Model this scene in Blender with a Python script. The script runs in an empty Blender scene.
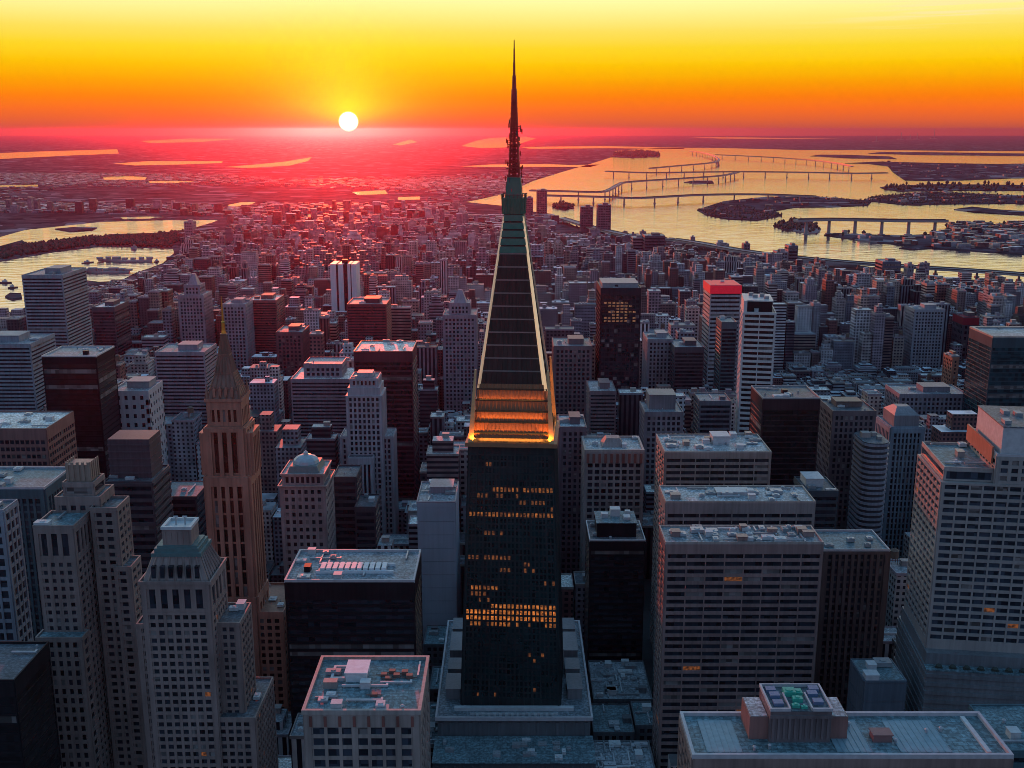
import bpy, math, random
from mathutils import Vector

# ------------------------------------------------------------------ camera, sky, sun, exposure
CAM_H = 330.0
F = 1076.0
PITCH = math.radians(13.3)
SP, CP = math.sin(PITCH), math.cos(PITCH)
SUN_AZ = math.radians(-9.3)          # from +Y towards +X
SUN_EL = math.radians(3.2)
DISC_EL = math.radians(0.40)
DISC_AZ = math.radians(-8.4)
SUN_STRENGTH = 3.0
SUN_COLOR = (1.0, 0.09, 0.024)
NISHITA_STRENGTH = 0.10
HAZE_DENSITY = 1.8e-5
HAZE_G = 0.94
HAZE_COLOR = (0.56, 0.16, 0.50)

scene = bpy.context.scene
COL = scene.collection
R = random.Random(11)

cam_d = bpy.data.cameras.new('camera')
cam = bpy.data.objects.new('camera', cam_d)
COL.objects.link(cam)
cam.location = (0, 0, CAM_H)
cam.rotation_euler = (math.radians(90) - PITCH, 0, 0)
cam_d.sensor_width = 36
cam_d.lens = 36 * F / 1024
cam_d.clip_start = 1
cam_d.clip_end = 400000
scene.camera = cam
scene.view_settings.view_transform = 'Standard'
scene.view_settings.look = 'None'
scene.view_settings.exposure = 0.0
scene.view_settings.gamma = 1.0
scene.render.engine = 'CYCLES'
cy = scene.cycles
cy.use_denoising = True
try:
    cy.denoiser = 'OPENIMAGEDENOISE'
    cy.denoising_input_passes = 'RGB_ALBEDO_NORMAL'
except Exception:
    pass
cy.max_bounces = 5
cy.diffuse_bounces = 2
cy.glossy_bounces = 3
cy.transmission_bounces = 2
cy.volume_bounces = 1
cy.sample_clamp_indirect = 3.0
cy.use_fast_gi = False
scene.render.film_transparent = False
cy.filter_width = 0.9


def lin(c):
    out = []
    for v in c[:3]:
        v = v / 255.0
        out.append(v / 12.92 if v <= 0.04045 else ((v + 0.055) / 1.055) ** 2.4)
    return tuple(out)


def build_world():
    w = bpy.data.worlds.new('World')
    scene.world = w
    w.use_nodes = True
    nt = w.node_tree
    nt.nodes.clear()
    N, L = nt.nodes.new, nt.links.new

    def math_(op, a, b=None, c=None):
        n = N('ShaderNodeMath')
        n.operation = op
        for i, v in enumerate((a, b, c)):
            if v is None:
                continue
            if isinstance(v, (int, float)):
                n.inputs[i].default_value = v
            else:
                L(v, n.inputs[i])
        return n.outputs[0]

    def smooth(v, a, b):
        n = N('ShaderNodeMapRange')
        n.interpolation_type = 'SMOOTHSTEP'
        L(v, n.inputs[0])
        n.inputs[1].default_value, n.inputs[2].default_value = a, b
        return n.outputs[0]

    def mixc(f, a, b, mode='MIX'):
        n = N('ShaderNodeMix')
        n.data_type = 'RGBA'
        n.blend_type = mode
        for s, v in ((0, f), (6, a), (7, b)):
            if isinstance(v, (int, float)):
                n.inputs[s].default_value = v
            elif isinstance(v, tuple):
                n.inputs[s].default_value = (*v, 1)
            else:
                L(v, n.inputs[s])
        return n.outputs[2]

    tc = N('ShaderNodeTexCoord')
    d = tc.outputs['Generated']
    sep = N('ShaderNodeSeparateXYZ')
    L(d, sep.inputs[0])
    el = math_('MULTIPLY', math_('ARCSINE', sep.outputs[2]), 57.2958)
    # azimuth term: cosine between the horizontal heading and the sun's heading
    hl = math_('SQRT', math_('ADD', math_('MULTIPLY', sep.outputs[0], sep.outputs[0]),
                             math_('MULTIPLY', sep.outputs[1], sep.outputs[1])))
    ca = math_('DIVIDE', math_('ADD', math_('MULTIPLY', sep.outputs[0], math.sin(SUN_AZ)),
                               math_('MULTIPLY', sep.outputs[1], math.cos(SUN_AZ))), math_('MAXIMUM', hl, 1e-4))
    ramp = N('ShaderNodeValToRGB')
    cr = ramp.color_ramp
    stops = [(0.0, (186, 84, 66)), (0.45, (224, 98, 52)), (1.0, (248, 110, 34)), (1.6, (255, 128, 8)), (2.3, (255, 160, 0)),
             (3.2, (255, 198, 2)), (4.0, (255, 216, 40)), (4.8, (255, 226, 92)), (6.5, (253, 239, 162)),
             (9.0, (255, 244, 205)), (16.0, (250, 240, 218)), (24.0, (190, 205, 210))]
    while len(cr.elements) > 1:
        cr.elements.remove(cr.elements[0])
    cr.elements[0].position = 0
    cr.elements[0].color = (*lin(stops[0][1]), 1)
    for e, c in stops[1:]:
        k = cr.elements.new(e / 24.0)
        g_ = 1.0 if e < 6 else (1.2 if e < 8 else 1.9)
        k.color = (*[q * g_ for q in lin(c)], 1)
    L(math_('DIVIDE', el, 24.0), ramp.inputs[0])
    # slow uneven banding of the sunset air
    mp = N('ShaderNodeMapping')
    mp.inputs['Scale'].default_value = (2.2, 2.2, 34)
    L(d, mp.inputs[0])
    nz = N('ShaderNodeTexNoise')
    nz.inputs['Scale'].default_value = 1.0
    nz.inputs['Detail'].default_value = 3
    L(mp.outputs[0], nz.inputs['Vector'])
    warm = mixc(0.07, ramp.outputs[0], nz.outputs['Color'], 'OVERLAY')
    # thin streaks of high cloud
    mp2 = N('ShaderNodeMapping')
    mp2.inputs['Scale'].default_value = (7, 7, 240)
    mp2.inputs['Rotation'].default_value = (0, 0.012, 0)
    L(d, mp2.inputs[0])
    nz2 = N('ShaderNodeTexNoise')
    nz2.inputs['Scale'].default_value = 1.0
    nz2.inputs['Detail'].default_value = 4
    L(mp2.outputs[0], nz2.inputs['Vector'])
    cl = math_('MULTIPLY', smooth(nz2.outputs[0], 0.50, 0.66), smooth(el, 4.2, 5.4))
    right = smooth(sep.outputs[0], 0.20, 0.40)
    warm = mixc(math_('MULTIPLY', math_('MULTIPLY', cl, right), 0.8), warm, lin((255, 236, 170)))
    # sun disc and its aureole in the sky
    sd = Vector((math.sin(DISC_AZ) * math.cos(DISC_EL), math.cos(DISC_AZ) * math.cos(DISC_EL), math.sin(DISC_EL)))
    vm = N('ShaderNodeVectorMath')
    vm.operation = 'DOT_PRODUCT'
    L(d, vm.inputs[0])
    vm.inputs[1].default_value = sd
    ang = math_('MULTIPLY', math_('ARCCOSINE', math_('MINIMUM', vm.outputs['Value'], 1.0)), 57.2958)
    disc = math_('SUBTRACT', 1.0, smooth(ang, 0.32, 0.53))
    au = math_('POWER', 2.718, math_('MULTIPLY', ang, -0.75))
    au2 = math_('POWER', 2.718, math_('MULTIPLY', ang, -0.3))
    warm = mixc(math_('MULTIPLY', math_('MULTIPLY', au2, smooth(el, 0.0, 1.6)), 0.6), warm, lin((255, 226, 0)), 'MIX')
    rise = smooth(el, -0.4, 1.2)
    au = math_('MULTIPLY', au, rise)
    halo = mixc(au, (0, 0, 0), (0.9, 0.75, 0.0))
    warm = mixc(1.0, warm, halo, 'ADD')
    warm = mixc(disc, warm, (9.0, 8.0, 4.5))
    front = smooth(ca, -0.25, 0.80)
    low = math_('SUBTRACT', 1.0, smooth(el, 12.0, 27.0))
    wf = math_('MULTIPLY', front, low)
    bg1 = N('ShaderNodeBackground')
    # blue dusk overhead, mauve low behind the camera
    cool = mixc(smooth(el, 4.0, 38.0), (0.135, 0.098, 0.19), (0.10, 0.235, 0.40))
    L(mixc(wf, cool, warm), bg1.inputs[0])
    bg1.inputs[1].default_value = 1.0
    # the blue upper sky and the dusk behind the camera
    sky = N('ShaderNodeTexSky')
    sky.sky_type = 'NISHITA'
    sky.sun_disc = False
    sky.sun_elevation = SUN_EL
    sky.sun_rotation = SUN_AZ
    sky.altitude = 0
    sky.air_density = 1.0
    sky.dust_density = 0.3
    sky.ozone_density = 3.0
    bg2 = N('ShaderNodeBackground')
    L(mixc(wf, sky.outputs[0], (0, 0, 0)), bg2.inputs[0])
    bg2.inputs[1].default_value = NISHITA_STRENGTH
    add = N('ShaderNodeAddShader')
    L(bg1.outputs[0], add.inputs[0])
    L(bg2.outputs[0], add.inputs[1])
    out = N('ShaderNodeOutputWorld')
    L(add.outputs[0], out.inputs[0])


build_world()
sun_d = bpy.data.lights.new('sun', 'SUN')
sun_d.energy = SUN_STRENGTH
sun_d.color = SUN_COLOR
sun_d.angle = math.radians(0.53)
sun = bpy.data.objects.new('sun', sun_d)
COL.objects.link(sun)
sun_dir = Vector((math.sin(SUN_AZ) * math.cos(SUN_EL), math.cos(SUN_AZ) * math.cos(SUN_EL), math.sin(SUN_EL)))
sun.rotation_euler = sun_dir.to_track_quat('Z', 'Y').to_euler()
sun.location = (-2000, 3000, 900)


# ------------------------------------------------------------------ picture-to-place helpers
def ray(px, py):
    u, v = (px - 512) / F, (384 - py) / F
    return Vector((u, CP + v * SP, -SP + v * CP))


def at_z(px, py, z=0.0):
    d = ray(px, py)
    t = (z - CAM_H) / d.z
    return Vector((d.x * t, d.y * t, z))


def at_y(px, py, Y):
    d = ray(px, py)
    t = Y / d.y
    return Vector((d.x * t, Y, CAM_H + d.z * t))


def project(p):
    x, y, z = p[0], p[1], p[2] - CAM_H
    depth = y * CP - z * SP
    up = y * SP + z * CP
    return 512 + F * x / depth, 384 - F * up / depth, depth


# ------------------------------------------------------------------ mesh helpers
class MB:
    def __init__(self):
        self.v, self.f, self.m, self.c = [], [], [], []

    def quad(self, a, b, c, d, mi=0):
        n = len(self.v)
        self.v += [tuple(a), tuple(b), tuple(c), tuple(d)]
        self.f.append((n, n + 1, n + 2, n + 3))
        self.m.append(mi)

    def box(self, x0, x1, y0, y1, z0, z1, mi=0, bottom=True):
        n = len(self.v)
        self.v += [(x0, y0, z0), (x1, y0, z0), (x1, y1, z0), (x0, y1, z0), (x0, y0, z1), (x1, y0, z1), (x1, y1, z1), (x0, y1, z1)]
        fs = [(4, 5, 6, 7), (0, 1, 5, 4), (1, 2, 6, 5), (2, 3, 7, 6), (3, 0, 4, 7)]
        if bottom:
            fs.append((3, 2, 1, 0))
        self.f += [tuple(n + i for i in f) for f in fs]
        self.m += [mi] * len(fs)

    def frustum(self, x0, x1, y0, y1, z0, X0, X1, Y0, Y1, z1, mi=0):
        n = len(self.v)
        self.v += [(x0, y0, z0), (x1, y0, z0), (x1, y1, z0), (x0, y1, z0), (X0, Y0, z1), (X1, Y0, z1), (X1, Y1, z1), (X0, Y1, z1)]
        fs = [(4, 5, 6, 7), (0, 1, 5, 4), (1, 2, 6, 5), (2, 3, 7, 6), (3, 0, 4, 7), (3, 2, 1, 0)]
        self.f += [tuple(n + i for i in f) for f in fs]
        self.m += [mi] * 6

    def bar(self, p, q, r, sides=6, r2=None, mi=0):
        p, q = Vector(p), Vector(q)
        ax = (q - p).normalized()
        u = ax.orthogonal().normalized()
        w = ax.cross(u)
        r2 = r if r2 is None else r2
        n = len(self.v)
        for k in range(sides):
            a = 2 * math.pi * (k + 0.5) / sides
            self.v.append(tuple(p + (u * math.cos(a) + w * math.sin(a)) * r))
        for k in range(sides):
            a = 2 * math.pi * (k + 0.5) / sides
            self.v.append(tuple(q + (u * math.cos(a) + w * math.sin(a)) * r2))
        for k in range(sides):
            j = (k + 1) % sides
            self.f.append((n + k, n + j, n + sides + j, n + sides + k))
            self.m.append(mi)
        self.f.append(tuple(n + sides + k for k in range(sides)))
        self.f.append(tuple(n + sides - 1 - k for k in range(sides)))
        self.m += [mi, mi]

    def lathe(self, cx, cy_, prof, sides=16, mi=0):
        n = len(self.v)
        for r, z in prof:
            for k in range(sides):
                a = 2 * math.pi * k / sides
                self.v.append((cx + r * math.cos(a), cy_ + r * math.sin(a), z))
        for i in range(len(prof) - 1):
            for k in range(sides):
                j = (k + 1) % sides
                self.f.append((n + i * sides + k, n + i * sides + j, n + (i + 1) * sides + j, n + (i + 1) * sides + k))
                self.m.append(mi)
        t = n + (len(prof) - 1) * sides
        self.f.append(tuple(t + k for k in range(sides)))
        self.m.append(mi)

    def prism(self, pts, z0, z1, mi=0):
        # outline as seen from above, any winding
        a = sum(pts[i][0] * pts[(i + 1) % len(pts)][1] - pts[(i + 1) % len(pts)][0] * pts[i][1] for i in range(len(pts)))
        if a < 0:
            pts = pts[::-1]
        n, k = len(self.v), len(pts)
        self.v += [(p[0], p[1], z0) for p in pts] + [(p[0], p[1], z1) for p in pts]
        for i in range(k):
            j = (i + 1) % k
            self.f.append((n + i, n + j, n + k + j, n + k + i))
            self.m.append(mi)
        self.f.append(tuple(n + k + i for i in range(k)))
        self.m.append(mi)

    def build(self, name, mats, parent=None, loc=None, smooth=False):
        me = bpy.data.meshes.new(name)
        me.from_pydata(self.v, [], self.f)
        if not isinstance(mats, (list, tuple)):
            mats = [mats]
        for m in mats:
            me.materials.append(m)
        if len(mats) > 1:
            me.polygons.foreach_set('material_index', self.m)
        if self.c:
            at = me.color_attributes.new('tint', 'FLOAT_COLOR', 'POINT')
            at.data.foreach_set('color', [q for c in self.c for q in c])
        if smooth:
            me.polygons.foreach_set('use_smooth', [True] * len(me.polygons))
        me.update()
        o = bpy.data.objects.new(name, me)
        COL.objects.link(o)
        if parent is not None:
            o.parent = parent
        if loc is not None:
            o.location = loc
        return o


def empty(name, label, cat, loc, group=None, rot=0.0):
    o = bpy.data.objects.new(name, None)
    COL.objects.link(o)
    o.location = loc
    o.rotation_euler = (0, 0, rot)
    o.empty_display_size = 5
    tag(o, label, cat, group)
    return o


def tag(o, label, cat, group=None):
    o['label'] = label
    o['category'] = cat
    if group:
        o['group'] = group


def structure(o):
    o['kind'] = 'structure'
    return o


def stuff(o):
    o['kind'] = 'stuff'
    return o


# ------------------------------------------------------------------ materials
MATS = {}


def new_mat(name):
    m = bpy.data.materials.new(name)
    m.use_nodes = True
    nt = m.node_tree
    return m, nt, nt.nodes['Principled BSDF'], nt.nodes.new, nt.links.new


def wall_mat(color, rough=0.5, var=0.28, name='masonry'):
    key = ('w', name, color, rough, var)
    if key in MATS:
        return MATS[key]
    m, nt, b, N, L = new_mat(name)
    g = N('ShaderNodeNewGeometry')
    n1 = N('ShaderNodeTexNoise')
    n1.inputs['Scale'].default_value = 0.06
    n1.inputs['Detail'].default_value = 5
    L(g.outputs['Position'], n1.inputs['Vector'])
    mp = N('ShaderNodeMapping')
    mp.inputs['Scale'].default_value = (0.7, 0.7, 0.035)
    L(g.outputs['Position'], mp.inputs[0])
    n2 = N('ShaderNodeTexNoise')
    n2.inputs['Scale'].default_value = 1
    n2.inputs['Detail'].default_value = 3
    L(mp.outputs[0], n2.inputs['Vector'])
    mx = N('ShaderNodeMath')
    mx.operation = 'ADD'
    L(n1.outputs[0], mx.inputs[0])
    L(n2.outputs[0], mx.inputs[1])
    mr = N('ShaderNodeMapRange')
    L(mx.outputs[0], mr.inputs[0])
    mr.inputs[1].default_value, mr.inputs[2].default_value = 0.7, 1.3
    mr.inputs[3].default_value, mr.inputs[4].default_value = 1 - var, 1 + var
    vm = N('ShaderNodeVectorMath')
    vm.operation = 'SCALE'
    vm.inputs[0].default_value = color
    L(mr.outputs[0], vm.inputs['Scale'])
    L(vm.outputs[0], b.inputs['Base Color'])
    b.inputs['Roughness'].default_value = rough
    b.inputs['Specular IOR Level'].default_value = 0.12 if max(color) < 0.06 else 0.5
    MATS[key] = m
    return m


def roof_mat(color, name='roofing'):
    key = ('r', color)
    if key in MATS:
        return MATS[key]
    m, nt, b, N, L = new_mat(name)
    g = N('ShaderNodeNewGeometry')
    n1 = N('ShaderNodeTexNoise')
    n1.inputs['Scale'].default_value = 0.12
    n1.inputs['Detail'].default_value = 7
    n1.inputs['Roughness'].default_value = 0.65
    L(g.outputs['Position'], n1.inputs['Vector'])
    br = N('ShaderNodeTexBrick')
    br.inputs['Scale'].default_value = 0.11
    br.inputs['Mortar Size'].default_value = 0.012
    br.inputs['Color1'].default_value = (0.85, 0.85, 0.85, 1)
    br.inputs['Color2'].default_value = (1.15, 1.15, 1.15, 1)
    br.inputs['Mortar'].default_value = (0.55, 0.55, 0.55, 1)
    L(g.outputs['Position'], br.inputs['Vector'])
    mr = N('ShaderNodeMapRange')
    L(n1.outputs[0], mr.inputs[0])
    mr.inputs[1].default_value, mr.inputs[2].default_value = 0.33, 0.67
    mr.inputs[3].default_value, mr.inputs[4].default_value = 0.72, 1.25
    n3 = N('ShaderNodeTexNoise')
    n3.inputs['Scale'].default_value = 0.8
    n3.inputs['Detail'].default_value = 6
    L(g.outputs['Position'], n3.inputs['Vector'])
    m3 = N('ShaderNodeMapRange')
    L(n3.outputs[0], m3.inputs[0])
    m3.inputs[1].default_value, m3.inputs[2].default_value = 0.42, 0.66
    m3.inputs[3].default_value, m3.inputs[4].default_value = 0.75, 1.75
    mm = N('ShaderNodeMath')
    mm.operation = 'MULTIPLY'
    L(mr.outputs[0], mm.inputs[0])
    L(m3.outputs[0], mm.inputs[1])
    vm = N('ShaderNodeVectorMath')
    vm.operation = 'SCALE'
    vm.inputs[0].default_value = color
    L(mm.outputs[0], vm.inputs['Scale'])
    v2 = N('ShaderNodeVectorMath')
    v2.operation = 'MULTIPLY'
    L(vm.outputs[0], v2.inputs[0])
    L(br.outputs[0], v2.inputs[1])
    L(v2.outputs[0], b.inputs['Base Color'])
    b.inputs['Roughness'].default_value = 0.55
    MATS[key] = m
    return m


def glass_mat(color=(0.018, 0.022, 0.03), rough=0.16, name='window_glass'):
    key = ('g', color, rough)
    if key in MATS:
        return MATS[key]
    m, nt, b, N, L = new_mat(name)
    g = N('ShaderNodeNewGeometry')
    sn = N('ShaderNodeVectorMath')
    sn.operation = 'SNAP'
    sn.inputs[1].default_value = (2.9, 2.9, 3.5)
    L(g.outputs['Position'], sn.inputs[0])
    wn = N('ShaderNodeTexWhiteNoise')
    L(sn.outputs[0], wn.inputs['Vector'])
    mr = N('ShaderNodeMapRange')
    L(wn.outputs['Value'], mr.inputs[0])
    mr.inputs[3].default_value, mr.inputs[4].default_value = 0.4, 1.9
    vm = N('ShaderNodeVectorMath')
    vm.operation = 'SCALE'
    vm.inputs[0].default_value = color
    L(mr.outputs[0], vm.inputs['Scale'])
    L(vm.outputs[0], b.inputs['Base Color'])
    b.inputs['Roughness'].default_value = rough
    b.inputs['IOR'].default_value = 1.5
    MATS[key] = m
    return m


def lit_mat(strength, color=(1.0, 0.36, 0.07), name='lit_window_glass'):
    key = ('l', strength, color)
    if key in MATS:
        return MATS[key]
    m, nt, b, N, L = new_mat(name)
    b.inputs['Base Color'].default_value = (0.05, 0.04, 0.03, 1)
    g = N('ShaderNodeNewGeometry')
    n1 = N('ShaderNodeTexNoise')
    n1.inputs['Scale'].default_value = 0.75
    n1.inputs['Detail'].default_value = 4
    L(g.outputs['Position'], n1.inputs['Vector'])
    mr = N('ShaderNodeMapRange')
    L(n1.outputs[0], mr.inputs[0])
    mr.inputs[1].default_value, mr.inputs[2].default_value = 0.36, 0.66
    mr.inputs[3].default_value, mr.inputs[4].default_value = strength * 0.15, strength * 1.6
    b.inputs['Emission Color'].default_value = (*color, 1)
    L(mr.outputs[0], b.inputs['Emission Strength'])
    MATS[key] = m
    return m


def plain_mat(name, color, rough=0.5, metal=0.0):
    key = ('p', name, color, rough, metal)
    if key in MATS:
        return MATS[key]
    m, nt, b, N, L = new_mat(name)
    g = N('ShaderNodeNewGeometry')
    n1 = N('ShaderNodeTexNoise')
    n1.inputs['Scale'].default_value = 0.5
    n1.inputs['Detail'].default_value = 4
    L(g.outputs['Position'], n1.inputs['Vector'])
    mr = N('ShaderNodeMapRange')
    L(n1.outputs[0], mr.inputs[0])
    mr.inputs[3].default_value, mr.inputs[4].default_value = 0.7, 1.3
    vm = N('ShaderNodeVectorMath')
    vm.operation = 'SCALE'
    vm.inputs[0].default_value = color
    L(mr.outputs[0], vm.inputs['Scale'])
    L(vm.outputs[0], b.inputs['Base Color'])
    b.inputs['Roughness'].default_value = rough
    b.inputs['Metallic'].default_value = metal
    MATS[key] = m
    return m


def city_mat(attr=True, wall=(0.3, 0.26, 0.25), roof=(0.2, 0.2, 0.22), bay=3.4, fh=3.7, wx=0.55, wz=0.55, glass=(0.02, 0.022, 0.03), name='city_facade'):
    """walls with a pattern of windows for the buildings that stand far off; roofs take their own colour"""
    key = ('c', attr, wall, roof, bay, fh, wx, wz, glass)
    if key in MATS:
        return MATS[key]
    m, nt, b, N, L = new_mat(name)

    def math_(op, a, c=None):
        n = N('ShaderNodeMath')
        n.operation = op
        for i, v in enumerate((a, c)):
            if v is None:
                continue
            if isinstance(v, (int, float)):
                n.inputs[i].default_value = v
            else:
                L(v, n.inputs[i])
        return n.outputs[0]
    g = N('ShaderNodeNewGeometry')
    sp = N('ShaderNodeSeparateXYZ')
    L(g.outputs['Position'], sp.inputs[0])
    sn = N('ShaderNodeSeparateXYZ')
    L(g.outputs['Normal'], sn.inputs[0])
    isx = math_('GREATER_THAN', math_('ABSOLUTE', sn.outputs[0]), 0.7)
    h = math_('ADD', math_('MULTIPLY', isx, sp.outputs[1]), math_('MULTIPLY', math_('SUBTRACT', 1.0, isx), sp.outputs[0]))
    fx = math_('LESS_THAN', math_('FRACT', math_('DIVIDE', h, bay)), wx)
    fz = math_('LESS_THAN', math_('FRACT', math_('DIVIDE', sp.outputs[2], fh)), wz)
    up = math_('GREATER_THAN', sn.outputs[2], 0.5)
    win = math_('MULTIPLY', math_('MULTIPLY', fx, fz), math_('SUBTRACT', 1.0, up))
    if attr:
        at = N('ShaderNodeAttribute')
        at.attribute_name = 'tint'
        wc = at.outputs['Color']
        cb = N('ShaderNodeCombineXYZ')
        for i, k in enumerate((0.96, 1.0, 1.06)):
            L(math_('MULTIPLY', at.outputs['Alpha'], k), cb.inputs[i])
        rc = cb.outputs[0]
    else:
        a1 = N('ShaderNodeRGB')
        a1.outputs[0].default_value = (*wall, 1)
        a2 = N('ShaderNodeRGB')
        a2.outputs[0].default_value = (*roof, 1)
        wc, rc = a1.outputs[0], a2.outputs[0]
    n1 = N('ShaderNodeTexNoise')
    n1.inputs['Scale'].default_value = 0.09
    n1.inputs['Detail'].default_value = 6
    L(g.outputs['Position'], n1.inputs['Vector'])
    mr = N('ShaderNodeMapRange')
    L(n1.outputs[0], mr.inputs[0])
    mr.inputs[1].default_value, mr.inputs[2].default_value = 0.3, 0.7
    mr.inputs[3].default_value, mr.inputs[4].default_value = 0.6, 1.4

    def mix(f, a, c):
        n = N('ShaderNodeMix')
        n.data_type = 'RGBA'
        L(f, n.inputs[0])
        for s, v in ((6, a), (7, c)):
            if isinstance(v, tuple):
                n.inputs[s].default_value = (*v, 1)
            else:
                L(v, n.inputs[s])
        return n.outputs[2]
    base = mix(up, wc, rc)
    vm = N('ShaderNodeVectorMath')
    vm.operation = 'SCALE'
    L(base, vm.inputs[0])
    L(mr.outputs[0], vm.inputs['Scale'])
    L(mix(win, vm.outputs[0], glass), b.inputs['Base Color'])
    rr = math_('SUBTRACT', 0.55, math_('MULTIPLY', win, 0.35))
    L(rr, b.inputs['Roughness'])
    b.inputs['Specular IOR Level'].default_value = 0.3
    MATS[key] = m
    return m


GLASS = glass_mat()
GLASS_B = glass_mat((0.03, 0.04, 0.055), 0.12)
LIT = lit_mat(0.27, (1.0, 0.3, 0.06))
LIT_HOT = lit_mat(0.52, (1.0, 0.28, 0.05))
BLIND = glass_mat((0.13, 0.12, 0.115), 0.35)
LIT_DIM = lit_mat(0.12, (1.0, 0.3, 0.08))
STEEL = plain_mat('galvanised_steel', (0.42, 0.44, 0.46), 0.4, 0.3)
DARKSTEEL = plain_mat('dark_steel', (0.05, 0.05, 0.055), 0.5)
PALEUNIT = plain_mat('pale_painted_metal', (0.55, 0.56, 0.56), 0.5)
GREYUNIT = plain_mat('grey_painted_metal', (0.28, 0.29, 0.3), 0.5)
TANKWOOD = plain_mat('weathered_wood', (0.16, 0.11, 0.08), 0.8)
CONCRETE = plain_mat('concrete', (0.3, 0.3, 0.3), 0.7)

UNIT = {}


def unit_box(mat):
    if mat.name not in UNIT:
        mb = MB()
        mb.box(-.5, .5, -.5, .5, -.5, .5)
        me = bpy.data.meshes.new('window')
        me.from_pydata(mb.v, [], mb.f)
        me.materials.append(mat)
        UNIT[mat.name] = me
    return UNIT[mat.name]


# ------------------------------------------------------------------ building kit
HEROES = []     # (short name, px0, px1, ytop, yvis, D, footprint)
FOOT = []       # footprints in metres


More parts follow.
